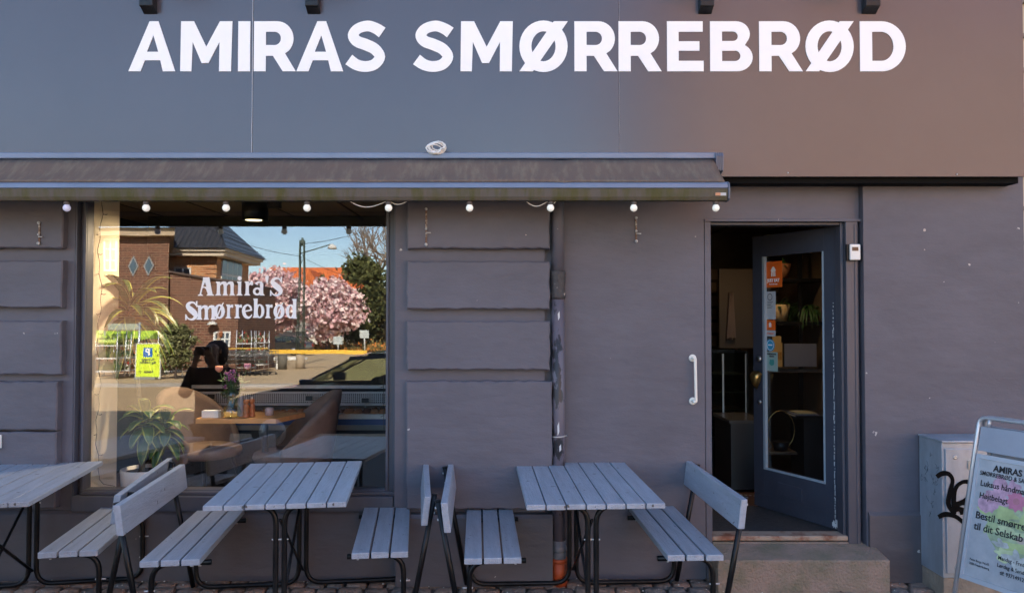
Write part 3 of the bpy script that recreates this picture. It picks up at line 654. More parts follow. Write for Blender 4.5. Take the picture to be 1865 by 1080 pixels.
b = MB(); b.tube([(.004, 0, .10), (.004, 0, .27)], .046, 20); b.lathe((.004, 0, 0), [(.048, .20), (.050, .21), (.050, .225), (.048, .235)], 20); b.build('grey_sleeve', mat('grey_pvc', (.16, .17, .19), .4), dp)
b = MB(); b.tube([(.006, 0, -.02), (.006, 0, .155)], .052, 22); b.lathe((.006, 0, 0), [(.055, .135), (.058, .14), (.058, .152), (.055, .158)], 22); b.build('orange_foot', mat('orange_pvc', (.42, .075, .02), .5, var=.15), dp)
b = MB(); zz = PZ(795, -.09); b.tube([(-.046, -.02, zz)] + [(.045 * math.cos(R(a)), .045 * math.sin(R(a)), zz + .002 * math.cos(R(a))) for a in range(200, 341, 14)] + [(.056, -.01, zz + .004)], .0045, 6); b.build('pipe_strap', mat('strap', (.5, .48, .45), .4, metal=.5), dp)
b = MB()
for z_, h_, dx in ((PZ(575, -.09), .06, .004), (PZ(780, -.09), .09, .0), (PZ(815, -.09), .05, .012)): 
    b.prism([(dx - .005, z_ - h_ * .5), (dx + .006, z_ - h_ * .2), (dx + .004, z_ + h_ * .5), (dx - .007, z_ + h_ * .2)], 1, -.0435, -.040)
build_each(b, 'flaked_patch', mat('old_white_paint', (.6, .6, .58), .7), dp)
hr = thing('grab_rail', 'short white vertical grab rail on the wall left of the door', 'grab rail', (PX(1262, -.02), 0, PZ(735, 0)))
RW = mat('rail_white', (.80, .76, .66), .35)
zl, zh = PZ(730, 0) - hr.location.z, PZ(652, 0) - hr.location.z
b = MB(); b.tube(fillet([(-.004, -.004, zh), (-.004, -.05, zh), (.006, -.05, zh), (.010, -.05, zl), (-.002, -.05, zl), (-.004, -.004, zl)], .018, 5), .0095, 12); b.build('bar', RW, hr)
for z in (zl, zh):
    b = MB(); b.lathe((0, 0, z), [(.024, -.001), (.024, -.006), (.020, -.009), (.005, -.011)], 20, axis=1); b.build('flange', RW, hr)
rd = thing('card_reader', 'small white box with dark display on the door frame', 'access reader', (PX(1555, -.02), -.006, PZ(475, -.02)))
b = MB(); b.box(-.045, .036, -.022, 0, 0, .107); b.build('back_plate', BLACK, rd, bevel=.003)
b = MB(); b.box(-.031, .036, -.042, -.0225, .003, .105); b.build('cover', mat('white_plastic', (.78, .76, .70), .4), rd, bevel=.006)
b = MB(); b.box(-.019, .021, -.0440, -.0424, .062, .086); b.build('display', mat('lcd', (.06, .035, .03), .2), rd)
hk = thing('cable_hook', 'small white plastic hook on the wall at the far left edge', 'hook', (PX(5, -.05), -.059, PZ(815, -.05)))
b = MB(); b.box(-.016, .016, -.014, 0, .0, .085); b.build('plate', RW, hk, bevel=.004)
b = MB(); b.tube(fillet([(0, -.014, .05), (.006, -.035, .04), (.004, -.035, .0), (-.004, -.018, -.01)], .01), .006, 8); b.build('hook', RW, hk)
def old_iron(label, px, py0, py1, y):
    t = thing('iron_fixing', label, 'iron fixing', (PX(px, y), y, PZ(py1, y)), 0, 'old iron fixings on the wall'); h = PZ(py0, y) - PZ(py1, y)
    b = MB(); b.box(-.006, .006, -.006, 0, 0, h); b.build('strap', mat('rusty', (.16, .09, .06), .7, col2=(.5, .47, .42), vscale=30, thr=(.5, .6)), t, bevel=.002)
    b = MB()
    for z, r in ((h - .005, .009), (h * .45, .007), (.008, .010)): b.tube([(.0, -.006, z), (0, -.016, z)], r, 8)
    b.tube([(0, -.012, h * .35), (.03, -.02, h * .34)], .004, 6); build_each(b, 'bolt', CHIP, t)
old_iron('old iron strap with bolts on the top block of the pilaster between window and downpipe', 776, 380, 448, -.113)
old_iron('thin old iron strap on the plain wall below the bulb right of the downpipe', 1159, 396, 442, -.002)
old_iron('flaking old iron strap on the block at the far left, under the awning', 70, 405, 446, -.059)
# broken screw holes with bare plaster
b = MB()
for px, py, s_ in ((1684, 419, .010), (1684, 455, .004), (958, 428, .004), (1418, 400, .003)):
    c = P(px, py, -.042 if px > 1500 else -.1135); b.add([(c.x + s_ * random.uniform(.7, 1.2) * math.cos(a), c.y, c.z + s_ * random.uniform(.7, 1.2) * math.sin(a)) for a in [i * .785 for i in range(8)]] , [tuple(range(8))])
build_each(b, 'bare_spot', mat('bare_plaster', (.5, .42, .36), .9), bld)

# ------------------------------------------------------------ doorstep
b = MB(); sxa, sxb = 1.262, 2.318
n = 24; pts = [(sxa + random.uniform(0, .004), -.235)]
b.prism([(-.236, -.02), (-.004, -.02), (-.004, .232), (-.236, .196)], 0, sxa, sxb)
b.box(jl, xs0 - .004, -.0035, .1, -.02, .238)
tag(b.build('doorstep', CONC, bevel=.008), 'worn sandstone doorstep below the open door', 'step')
# ------------------------------------------------------------ street cabinet with graffiti
cb = thing('street_cabinet', 'galvanised street cabinet with black graffiti standing against the wall at right', 'cabinet', (2.60, -.31, 0))
cz0, cz1, cw = .115, .925, .90
b = MB(); b.box(0, cw, 0, .258, cz0, cz1); b.build('body', STEEL, cb, bevel=.004)
b = MB(); b.box(-.004, cw + .004, -.012, .262, cz1 + .001, cz1 + .014); b.build('lid', STEEL, cb, bevel=.003)
b = MB(); b.box(.018, cw - .02, -.012, -.001, cz0 + .03, cz1 - .035); door = b.build('door', STEEL, cb, bevel=.002)
b = MB()
for z in (cz1 - .085, cz0 + .065): b.lathe((.075, -.012, z), [(.013, 0), (.013, -.003), (.008, -.005), (.004, -.003)], 14, axis=1)
build_each(b, 'lock', mat('lock_steel', (.55, .55, .52), .35, metal=.7), door)
b = MB(); b.box(.15, .30, -.020, -.0125, cz1 - .155, cz1 - .105); b.tube([(.165, -.02, cz1 - .13), (.165, -.024, cz1 - .13)], .005, 8); b.build('hinge_plate', mat('plate_light', (.5, .48, .42), .4, metal=.4), door)
b = MB(); b.box(.005, cw - .005, .005, .25, -.02, cz0 - .001); b.build('base', mat('cabinet_base', (.27, .22, .17), .85, var=.3, vscale=6, bump=.5), cb, bevel=.004)
def cabpt(px, py): c = P(px, py, -.324); return (c.x - 2.60, c.z, .034)
gr = []
for line in ([(1706, 868), (1716, 862), (1728, 863), (1735, 874), (1731, 893), (1727, 915), (1734, 930), (1742, 932)],
             [(1742, 932), (1737, 915), (1740, 890), (1752, 878), (1766, 878), (1774, 888), (1770, 900), (1755, 912), (1742, 918)],
             [(1740, 922), (1752, 915), (1765, 918), (1770, 925), (1762, 930), (1748, 933)],
             [(1709, 941), (1722, 936), (1740, 940), (1755, 952), (1768, 968), (1776, 985)], [(1742, 925), (1752, 928), (1766, 932)]):
    pp = [cabpt(*p) for p in line]; gr.append(vstroke([(p[0], p[1], .027 + .004 * math.sin(i * 1.7)) for i, p in enumerate(pp)]))
shapes('graffiti', gr, mat('spray_black', (.003, .003, .003), .7, spec=.1), door, face_at(0, -.0135, 0), .001, .0003)
# scratched doodles on the left side
b = MB()
for i in range(26):
    y0 = random.uniform(.02, .23); z0 = random.uniform(.45, .86); pts = [Vector((-.0012, y0, z0))]
    for k in range(3): pts.append(pts[-1] + Vector((0, random.uniform(-.02, .02), random.uniform(-.03, .02))))
    b.tube(pts, .0011, 4)
b.build('scratches', mat('scratch_dark', (.10, .12, .14), .6), cb)

# ------------------------------------------------------------ A-frame board
af = thing('pavement_board', 'aluminium A-frame board with a sandwich poster, cut off by the right edge', 'A-frame sign', (2.405, -.72, .0), R(-68))
PH = math.atan2(.25, 1.1); AWD = .62
def A(u, v, w=0, back=False):
    y = v * math.sin(PH) - w * math.cos(PH); z = v * math.cos(PH) + w * math.sin(PH)
    if back: y = 2 * .27 - y
    return Vector((u, y, z))
AM = Matrix.Identity(4)
for i, c in enumerate((Vector((1, 0, 0)), A(0, 1), A(0, 0, 1))):
    for j in range(3): AM[j][i] = c[j]
for bk in (False, True):
    b = MB(); b.tube(fillet([A(0, 0, 0, bk), A(0, 1.15, 0, bk), A(AWD, 1.15, 0, bk), A(AWD, 0, 0, bk)], .045, 6), .0125, 12); b.build('tube_frame', ALU, af)
    b = MB(); q = lambda u0, u1, v0, v1, w0, w1: b.hexa([A(u0, v0, w1, bk), A(u1, v0, w1, bk), A(u1, v0, w0, bk), A(u0, v0, w0, bk), A(u0, v1, w1, bk), A(u1, v1, w1, bk), A(u1, v1, w0, bk), A(u0, v1, w0, bk)])
    q(.02, AWD - .02, .965, 1.10, -.004, .004); b.build('header_plate', mat('header_grey', (.33, .35, .40), .4, var=.1, vscale=3), af)
    b = MB(); q(.018, AWD - .018, .262, .285, -.006, .008); q(.018, AWD - .018, .925, .948, -.006, .008); q(.018, .036, .2855, .9245, -.006, .008); q(AWD - .036, AWD - .018, .2855, .9245, -.006, .008)
    b.build('poster_frame', mat('snap_frame', (.52, .55, .60), .35, metal=.3), af)
b = MB()
for u in (.06, AWD - .06): b.tube([A(u, 1.10, 0), A(u, 1.148, 0)], .010, 8)
build_each(b, 'header_clip', ALU, af)
b = MB(); b.cur = 0
b.hexa([A(.0361, .2856, .003), A(AWD - .0361, .2856, .003), A(AWD - .0361, .2856, -.003), A(.0361, .2856, -.003), A(.0361, .9244, .003), A(AWD - .0361, .9244, .003), A(AWD - .0361, .9244, -.003), A(.0361, .9244, -.003)])
po = b.build('poster', mat('poster_slate', (.33, .345, .37), .45, col2=(.52, .52, .53), vscale=4, thr=(.35, .7), coat=.1), af)
def pm(w): return AM @ Matrix.Translation((0, 0, w))
def blob(cx, cy, rx_, ry_, wob=.15, n=26, seed=1, ph=0):
    rr = random.Random(seed); ks = [(rr.uniform(-1, 1), k) for k in range(2, 7)]
    return ([(cx + rx_ * (1 + wob * sum(a * math.sin(k * t + k + ph) for a, k in ks) / 2) * math.cos(t), cy + ry_ * (1 + wob * sum(a * math.sin(k * t + k + ph) for a, k in ks) / 2) * math.sin(t)) for t in [2 * math.pi * i / n for i in range(n)]], [])
W0 = .0036
def pic(polys, col, w, rough=.5, var=.2): col = tuple(c * .62 + .38 * .40 for c in col); m = mat('print_%d' % int(w * 1e7), col, rough, var=var, vscale=14); return shapes('poster_picture', polys, m, po, pm(w), .0002, .00001)
def parrot(cx, cy, r, ang, n=12): return ([(cx + r * (1 if i % 2 else .72) * math.cos(ang + i * math.pi / n), cy + r * (1 if i % 2 else .72) * math.sin(ang + i * math.pi / n)) for i in range(2 * n)], [])
pic([blob(.30, .585, .17, .155, .25, 40, 3)], (.33, .45, .18), W0, .5, .4)
pic([blob(.42, .55, .12, .06, .3, 30, 5), blob(.46, .47, .10, .045, .3, 30, 6)], (.55, .40, .28), W0 + .0003)
pic([blob(.18, .66, .11, .035, .35, 30, 8), blob(.37, .62, .13, .028, .5, 30, 9), blob(.30, .50, .09, .025, .5, 30, 11), blob(.36, .70, .06, .09, .4, 30, 12)], (.46, .60, .13), W0 + .0006)
pic([blob(.22, .57, .10, .02, .5, 30, 18), blob(.40, .575, .11, .016, .5, 30, 19), blob(.24, .45, .05, .03, .5, 30, 31)], (.60, .70, .30), W0 + .0009)
pic([blob(.17, .745, .07, .06, .5, 40, 14), blob(.22, .80, .05, .045, .5, 40, 15), blob(.12, .69, .06, .05, .5, 36, 16)], (.60, .26, .40), W0 + .0012, .6, .5)
pic([parrot(.27, .735, .058, .2, 9)], (.62, .06, .22), W0 + .0015); pic([disc(.27, .735, .018)], (.5, .05, .12), W0 + .0018)
pic([blob(.15, .60, .03, .06, .6, 30, 27), blob(.43, .66, .05, .05, .6, 30, 28)], (.38, .52, .16), W0 + .0021)
pic([blob(.32, .435, .06, .05, .4, 30, 22), blob(.22, .50, .04, .02, .4, 30, 24)], (.55, .56, .52), W0 + .0024, .5, .4)
INK = mat('poster_ink', (.015, .014, .016), .5)
def pt(s, u, v, cap, bold=0, sx=.85): text('poster_text', s, cap * 1.42, INK, po, pm(W0 + .0030) @ Matrix.Translation((u, v, 0)), bold, sx, depth=.0003)
pt('AMIRAS', .125, .868, .034, .0014, .95)
pt('SMØRREBRØD & SANDWICH', .052, .836, .024, .0003, .82)
pt('Luksus håndmadder', .062, .778, .031, .0006, .90)
pt('Højtbelagt', .066, .712, .031, .0006, .86)
pt('Bestil smørrebrød', .060, .600, .038, .0007, .94)
pt('til dit Selskab i dag.', .060, .540, .038, .0007, .94)
pt('Mandag - Fredag: 07-18', .215, .420, .020, .0002)
pt('Lørdag & Søndag: 09-18', .215, .382, .020, .0002)
pt('tlf: 93714912', .235, .346, .020, .0002)
pt('Peter Bangs Vej 62', .062, .372, .012); pt('2000 Frederiksberg', .062, .350, .012)

# ------------------------------------------------------------ vinyl lettering on the window (traced in the units of a 8.48x enlargement)
def wz(p): return ((p[0] - 0) / 8.477, -(p[1]) / 8.477)
def stem(x0, x1, y0, y1, fl=20, fr=20, top=14):      # slightly waisted serif stem
    xm = (x1 - x0) * .06
    return ([(x0 - top, y0), (x1, y0), (x1 - xm, (y0 + y1) / 2), (x1, y1 - 28), (x1 + fr, y1 - 8), (x1 + fr, y1), (x0 - fl, y1), (x0 - fl, y1 - 8), (x0, y1 - 28), (x0 + xm, (y0 + y1) / 2), (x0 + 1, y0 + 30), (x0 - top, y0 + 14)], [])
def ear(x, y, s=1): return ([(x - 6, y + 45 * s), (x + 12 * s, y + 10 * s), (x + 38 * s, y - 3), (x + 62 * s, y), (x + 66 * s, y + 50 * s), (x + 48 * s, y + 68 * s), (x + 28 * s, y + 52 * s), (x + 8, y + 60 * s), (x - 6, y + 80 * s)], [])
def archm(x0, x1, y): return ([(x0 - 4, y + 62), (x0 - 4, y + 34), (x0 + 18, y + 8), (x0 + 50, y - 2), (x1 + 38, y + 4), (x1 + 52, y + 40), (x1 + 52, y + 70), (x1 - 2, y + 70), (x1 - 6, y + 46), (x0 + 22, y + 42), (x0 + 6, y + 66)], [])
def mm(x, y0, y1): return [stem(x + 22, x + 76, y0 + 2, y1, 20, 16), archm(x + 76, x + 128, y0), stem(x + 128, x + 180, y0 + 45, y1, 12, 14, 0), archm(x + 180, x + 234, y0), stem(x + 234, x + 287, y0 + 45, y1, 12, 18, 0)]
def SS(x, y): return [vstroke([(x + 170, y + 75, 14), (x + 138, y + 32, 26), (x + 92, y + 22, 32), (x + 48, y + 46, 50), (x + 40, y + 85, 66), (x + 78, y + 130, 86), (x + 135, y + 180, 88), (x + 162, y + 230, 66), (x + 132, y + 275, 40), (x + 86, y + 286, 26), (x + 42, y + 266, 20), (x + 14, y + 220, 14)]),
                      ([(x + 160, y + 5), (x + 185, y), (x + 185, y + 95), (x + 170, y + 95)], []), ([(x, y + 205), (x + 17, y + 205), (x + 25, y + 290), (x, y + 296)], [])]
def oo(cx, cy, ox=85, oy=112): return [ring_(cx, cy, ox, oy, 30, 84), ([(cx - 78, cy + 122), (cx - 42, cy + 122), (cx + 68, cy - 138), (cx + 52, cy - 136), (cx + 30, cy - 100), (cx - 50, cy + 95)], [])]
def rr_(x, y0, y1): return [stem(x + 22, x + 70, y0, y1, 20, 18), ear(x + 68, y0 + 2, .75)]
L1 = [([(250, 412), (250, 402), (278, 385), (325, 160), (325, 128), (425, 125), (428, 150), (478, 388), (500, 400), (500, 410), (385, 410), (388, 398), (402, 385), (375, 310), (345, 285), (320, 295), (300, 385), (328, 400), (328, 412)], [[(357, 200), (380, 275), (330, 270)]])]
L1 += mm(518, 190, 408) + [stem(868, 920, 190, 408), disc(893, 142, 33)] + [stem(985, 1040, 190, 408), ear(1040, 192, .95)]
L1 += [stem(1208, 1262, 225, 408, 0, 22, 0), vstroke([(1148, 235, 50), (1165, 215, 34), (1195, 203, 28), (1228, 215, 40), (1236, 250, 54)]), ring_(1168, 345, 68, 63, 30, 32)]
L1 += [([(1288, 120), (1300, 102), (1328, 100), (1344, 118), (1330, 212), (1302, 212)], [])] + SS(1366, 120)
def sh(pl, sk, x0): return [([(p[0], p[1] + (p[0] - x0) * sk) for p in o], [[(p[0], p[1] + (p[0] - x0) * sk) for p in h] for h in hs]) for o, hs in pl]
L2 = SS(60, 492) + mm(232, 558, 780) + oo(586, 655) + rr_(682, 548, 762) + rr_(818, 548, 760)
L2 += [vstroke([(1082, 640, 26), (1066, 585, 30), (1020, 555, 26), (972, 590, 42), (962, 655, 54), (985, 722, 50), (1030, 750, 38), (1068, 735, 24), (1090, 700, 12)]), ([(985, 664), (985, 640), (1092, 618), (1092, 642)], [])]
L2 += [stem(1118, 1176, 455, 752, 14, 0, 8), ring_(1208, 650, 74, 108, 28, 84)] + rr_(1292, 548, 758) + oo(1508, 655) + [ring_(1690, 655, 78, 108, 28, 84), stem(1722, 1776, 462, 765, 0, 8, 14)]
P2 = mapshape(L1 + L2, wz)
o0 = P(330, 490, PANE_Y - .01); kx = (P(430, 490, PANE_Y - .01).x - o0.x) / 100
P2 = mapshape(P2, lambda p: (p[0] * kx, p[1] * kx))
ML = Matrix.Translation((o0.x, .10 - (o0.z - zc) * t if False else .10 - (o0.z - zc) * math.tan(TILT) - .0015, o0.z)) @ Matrix.Rotation(TILT, 4, 'X') @ FACE
shapes('vinyl_lettering', P2, WHITE, wino, ML, .0004, .00003)


# ------------------------------------------------------------ things inside, seen through the window
def leaf_blade(b, base, az, el0, ln, wd, droop, edge=1, seg=7):
    d = Vector((math.cos(az) * math.cos(el0), math.sin(az) * math.cos(el0), math.sin(el0))); p = Vector(base); side = Vector((-math.sin(az), math.cos(az), 0))
    rows = []
    for i in range(seg + 1):
        t = i / seg; w_ = wd * math.sin(math.pi * min(1, .12 + t * .88)) ** .7 * (1 if t < 1 else .1)
        up = side.cross(d).normalized()
        rows.append([p - side * w_ + up * w_ * .3, p - side * w_ * .78 + up * w_ * .15, p, p + side * w_ * .78 + up * w_ * .15, p + side * w_ + up * w_ * .3])
        d = (d + Vector((0, 0, -droop / seg * (.4 + 1.4 * t)))).normalized(); p = p + d * ln / seg
    vs = [v for r_ in rows for v in r_]
    b.smooth = True
    for c in range(4):
        b.cur = 1 if (c in (0, 3) and edge) else 0
        o = len(b.v)
        b.add([rows[i][c + k] for i in range(seg + 1) for k in (0, 1)], [(2 * i, 2 * i + 1, 2 * i + 3, 2 * i + 2) for i in range(seg)])
pl = thing('dracaena_plant', 'tall green and yellow striped dracaena in a white pot inside the shop window', 'potted plant', (PX(268, .62), .62, .256))
s_ = .62
PZl = lambda py, y=.62: PZ(py, y) - .256
hp = PZl(852)
b = MB(); b.lathe((0, 0, 0), [(.09, .0), (.12, .005), (.155, hp * .5), (.168, hp), (.158, hp + .001), (.150, hp - .02), (.02, hp - .03)], 28); b.build('pot', mat('white_ceramic', (.88, .87, .85), .35), pl)
b = MB(); b.lathe((0, 0, 0), [(.148, hp - .03), (.148, hp - .022), (.01, hp - .015)], 20); b.build('soil', mat('soil', (.05, .03, .02), .9, bump=.8, bscale=60), pl)
CANE = mat('cane_bark', (.20, .17, .10), .8, var=.4, vscale=20, stretch=(1, 1, 6))
for (dx, dy, top, n_, ln, lean) in ((-.03, .0, PZl(560), 84, .44, -.10), (.07, .03, PZl(765), 24, .23, .06), (.0, -.04, PZl(750), 24, .25, .02)):
    b = MB(); pts = [(dx + lean * (k / 6) ** 2, dy, hp - .03 + (top - hp + .03) * k / 6) for k in range(7)]; b.tube(pts, [.017 - .001 * k for k in range(7)], 10); b.build('cane', CANE, pl)
    b = MB()
    for i in range(n_):
        t = i / n_; az = i * 2.4 + random.uniform(-.3, .3); 
        leaf_blade(b, (pts[-1][0], pts[-1][1], pts[-1][2] - .16 * (1 - t)), az, -.25 + 1.35 * t + random.uniform(-.15, .15), ln * random.uniform(.75, 1.1), .041, 3.2 - 1.6 * t)
    b.build('leaf_crown', [LEAFG, LEAFY], pl)

tb = thing('cafe_table', 'small oak café table inside the window', 'table', (-1.95, .7, .256)); TO = tb.location.copy()
ztb = .955
tp = [(PX(358, .54), .54), (PX(504, .54), .54), (PX(557, .90), .90), (PX(395, .96), .96)]
b = MB(); b.prism([(p[0] - TO.x, p[1] - TO.y) for p in tp], 2, ztb - .035 - .256, ztb - .256); b.build('tabletop', WOOD, tb, bevel=.002)
b = MB(); b.tube([(.13, .0, .0), (.13, .0, ztb - .036 - .256)], .024, 12); b.box(.02, .24, -.1, .1, .0, .015); b.build('pedestal', BLACK, tb)
def on_table(px, y): return (PX(px, y), y, ztb + .001)
nb = thing('napkin_box', 'white napkin box on the café table, left of the vase', 'napkin box', on_table(388, .60))
b = MB(); b.box(-.065, .055, -.03, .03, 0, .052); b.build('box', mat('napkin_white', (.82, .80, .75), .6), nb, bevel=.003)
b = MB(); b.box(.0555, .075, -.028, .028, 0, .045); b.build('holder', mat('holder_tan', (.45, .36, .25), .6), nb, bevel=.003)
va = thing('flower_vase', 'round glass vase with a pink rose and purple flowers on the café table', 'vase', on_table(424, .60)); va.scale = (1.2, 1.2, 1.2)
VG = glass('vase_glass', .12, (.80, .90, .82))
b = MB(); b.lathe((0, 0, 0), [(.03, 0), (.05, .012), (.055, .035), (.045, .06), (.028, .085), (.028, .12), (.038, .165)], 24); b.build('glass', VG, va)
b = MB(); b.cur = 0
fl = []
for i in range(26):
    a = random.uniform(0, 6.28); rr = random.uniform(.01, .07); h = random.uniform(.18, .29)
    p1 = Vector((rr * math.cos(a), rr * math.sin(a) * .7, h)); b.tube([(0, 0, .02), (p1.x * .2, p1.y * .2, .13), tuple(p1)], .0018, 4); fl.append(p1)
for i in range(60):
    a = random.uniform(0, 6.28); p = Vector((random.uniform(-.06, .06), random.uniform(-.04, .04), random.uniform(.12, .24))); leaf_blade(b, p, a, .5, random.uniform(.03, .06), .012, .8, 0, 3)
b.build('stems_and_leaves', LEAFG, va)
b = MB()
for p in fl[:15]:
    for k in range(6): q = p + Vector((random.uniform(-.01, .01), random.uniform(-.01, .01), random.uniform(-.01, .012))); b.lathe(q, [(.001, -.006), (.006, 0), (.001, .006)], 6)
b.build('purple_flowers', mat('purple_flower', (.30, .10, .26), .7), va)
for (px, py, r_, c_) in ((404, 686, .024, (.80, .33, .22)), (447, 682, .022, (.75, .30, .42))):
    q = Vector((PX(px, .56) - va.location.x, -.04, PZ(py, .56) - ztb)); b = MB(); b.tube([(0, 0, .05), (q.x * .5, q.y * .5, .15), tuple(q)], .0025, 5)
    b.build('rose_stem', LEAFG, va); b = MB(); b.lathe(q, [(.004, -r_), (r_ * .8, -r_ * .5), (r_, 0), (r_ * .85, r_ * .6), (r_ * .3, r_ * .5)], 10); b.build('rose_head', mat('rose_%d' % px, c_, .6), va)
bt = thing('water_bottle', 'clear bottle between vase and pepper mills', 'bottle', on_table(440, .66))
b = MB(); b.lathe((0, 0, 0), [(.020, 0), (.024, .01), (.024, .09), (.012, .125), (.012, .16), (.014, .165)], 18); b.build('bottle_body', mat('bottle_grey', (.42, .42, .50), .15, var=.3), bt)
for i, (px, y, lab) in enumerate(((450, .60, 'left of two turned wooden pepper mills on the café table'), (460, .64, 'right of two turned wooden pepper mills on the café table'))):
    m_ = thing('pepper_mill', lab, 'pepper mill', on_table(px, y), 0, 'pepper mills'); h = .125
    b = MB(); b.lathe((0, 0, 0), [(.026, 0), (.026, .01), (.021, .018), (.021, .03), (.023, .034), (.0205, .04), (.0205, .07), (.022, .075), (.019, .09), (.013, .098), (.020, .104), (.022, .118), (.016, .130)], 18); b.build('wooden_body', mat('turned_wood', (.42, .15, .05), .35, var=.2), m_)
    b = MB(); b.lathe((0, 0, 0), [(.004, .13), (.006, .138), (.003, .145)], 10); b.build('knob', CHIP, m_)
cn = thing('candle_glass', 'small rose-grey candle glass at the right of the café table', 'candle holder', on_table(492, .72))
b = MB(); b.lathe((0, 0, 0), [(.028, 0), (.031, .005), (.031, .055), (.027, .056), (.026, .03), (.002, .03)], 18); b.build('cup', mat('cup_rose', (.40, .32, .32), .4), cn)

def tub_chair(label, loc, rot):
    c = thing('tub_chair', label, 'chair', loc, rot, 'quilted tub chairs')
    b = MB(); b.smooth = True; n = 30; m = 9; vo, vi = [], []
    for j in range(m + 1):
        for i in range(n + 1):
            a = R(-112 + 224 * i / n); t = j / m; ca = max(0, math.cos(a * .80))
            topz = .47 + .40 * ca ** 1.1; z = .34 + (topz - .34) * t; rr = .25 + .07 * t * ca + .01
            q = .006 * abs(math.sin(i * .9 + j * 1.2)) * abs(math.sin(i * .9 - j * 1.2))
            vo.append((-(rr + .02 + q) * math.cos(a) * 1.02, (rr + .02 + q) * math.sin(a), z)); vi.append((-(rr - .025) * math.cos(a), (rr - .025) * math.sin(a), z))
    N = (n + 1) * (m + 1); W_ = n + 1; fs = []
    for j in range(m):
        for i in range(n): k = j * W_ + i; fs += [(k, k + 1, k + W_ + 1, k + W_), (N + k + W_, N + k + W_ + 1, N + k + 1, N + k)]
    for i in range(n): k = m * W_ + i; fs += [(k, k + 1, N + k + 1, N + k), (i + 1, i, N + i, N + i + 1)]
    for j in range(m): k = j * W_; fs += [(k + W_, k, N + k, N + k + W_), (k + n, k + n + W_, N + k + n + W_, N + k + n)]
    b.add(vo + vi, fs); b.build('backrest', VELVET, c)
    b = MB(); b.lathe((0.02, 0, 0), [(.20, .345), (.255, .36), (.27, .39), (.26, .42), (.20, .435), (.01, .44)], 28); b.build('seat', VELVET, c)
    for sx in (-1, 1):
        for sy in (-1, 1): b = MB(); b.tube([(.14 * sx, .14 * sy, .35), (.22 * sx, .22 * sy, 0)], [.014, .009], 8); b.build('leg', BLACK, c)
    return c
ch1 = tub_chair('brown quilted tub chair right of the café table, its back to the right', (PX(535, .80), .80, .256), R(200))
ch2 = dup(ch1, None, (PX(372, .98), 1.0, .256), R(-25), 'brown quilted tub chair left of the café table, beside the dracaena')

# display counter with perforated guard, filled trays and price tags
dc = thing('display_counter', 'long food display counter with perforated white guard and blue stripe behind the café table', 'counter', (PX(530, 1.5), 1.5, .256)); DL = dc.location.copy()
x0, x1 = PX(352, 1.5) - DL.x, PX(716, 1.5) - DL.x; zq = lambda py: PZ(py, 1.5) - .256
WM = mat('white_enamel', (.42, .42, .42), .4, var=.1); 
b = MB(); b.box(x0, x1, -.02, .02, zq(707), zq(701)); b.box(x0, x1, -.012, .012, zq(717), zq(713)); b.box(x0, x1, -.012, .012, zq(738), zq(734)); b.build('guard_rail', WM, dc)
b = MB(); zt4, zb4 = zq(717), zq(734); sp = .0175; nx = int((x1 - x0) / sp); nz = 5
for i in range(nx + 1): b.box(x0 + i * sp - .0035, x0 + i * sp + .0035, -.001, .001, zb4, zt4)
for j in range(1, nz): z = zb4 + (zt4 - zb4) * j / nz; b.box(x0, x1, -.0022, -.0012, z - .003, z + .003)
b.build('perforated_panel', WM, dc)
b = MB(); b.box(x0, x1, -.20, .35, zq(757), zq(749)); b.build('ledge', mat('ledge_white', (.62, .62, .60), .35), dc)
b = MB(); b.box(x0, x1, -.19, .34, zq(768), zq(757.3)); b.build('blue_stripe', mat('stripe_blue', (.02, .06, .20), .4), dc)
b = MB(); b.box(x0, x1, -.19, .34, zq(777), zq(768.3)); b.build('lower_band', mat('band_grey', (.20, .20, .18), .5), dc)
b = MB(); b.box(x0, x1, -.15, .3, 0, zq(777.3)); b.build('counter_base', mat('base_black', (.012, .012, .013), .5, var=.3), dc)
b = MB(); r2 = random.Random(5)
x = x0
while x < x1:
    wd = r2.uniform(.05, .10); h = r2.uniform(.02, .06); zz = zq(749)
    b.smooth = True; b.cur = r2.choice([0, 0, 1]); n = 8
    cx, cy = x + wd / 2, r2.uniform(-.12, -.05)
    vs = [(cx + wd * .55 * math.cos(k * .785) * r2.uniform(.8, 1.2), cy + .05 * math.sin(k * .785), zz) for k in range(8)] + [(cx + wd * .3 * math.cos(k * .785), cy + .03 * math.sin(k * .785), zz + h * r2.uniform(.6, 1)) for k in range(8)]
    b.add(vs, [(k, (k + 1) % 8, 8 + (k + 1) % 8, 8 + k) for k in range(8)] + [tuple(range(8, 16))]); x += wd * .8
tag(b.build('rye_bread_pieces', [mat('bread', (.32, .15, .06), .8, var=.4, vscale=20), mat('bread_dark', (.16, .07, .035), .8, var=.4, vscale=20)]), 'row of brown bread pieces lying on the display counter ledge', 'bread'); bpy.data.objects['rye_bread_pieces'].location = DL; kind(bpy.data.objects['rye_bread_pieces'], 'stuff')
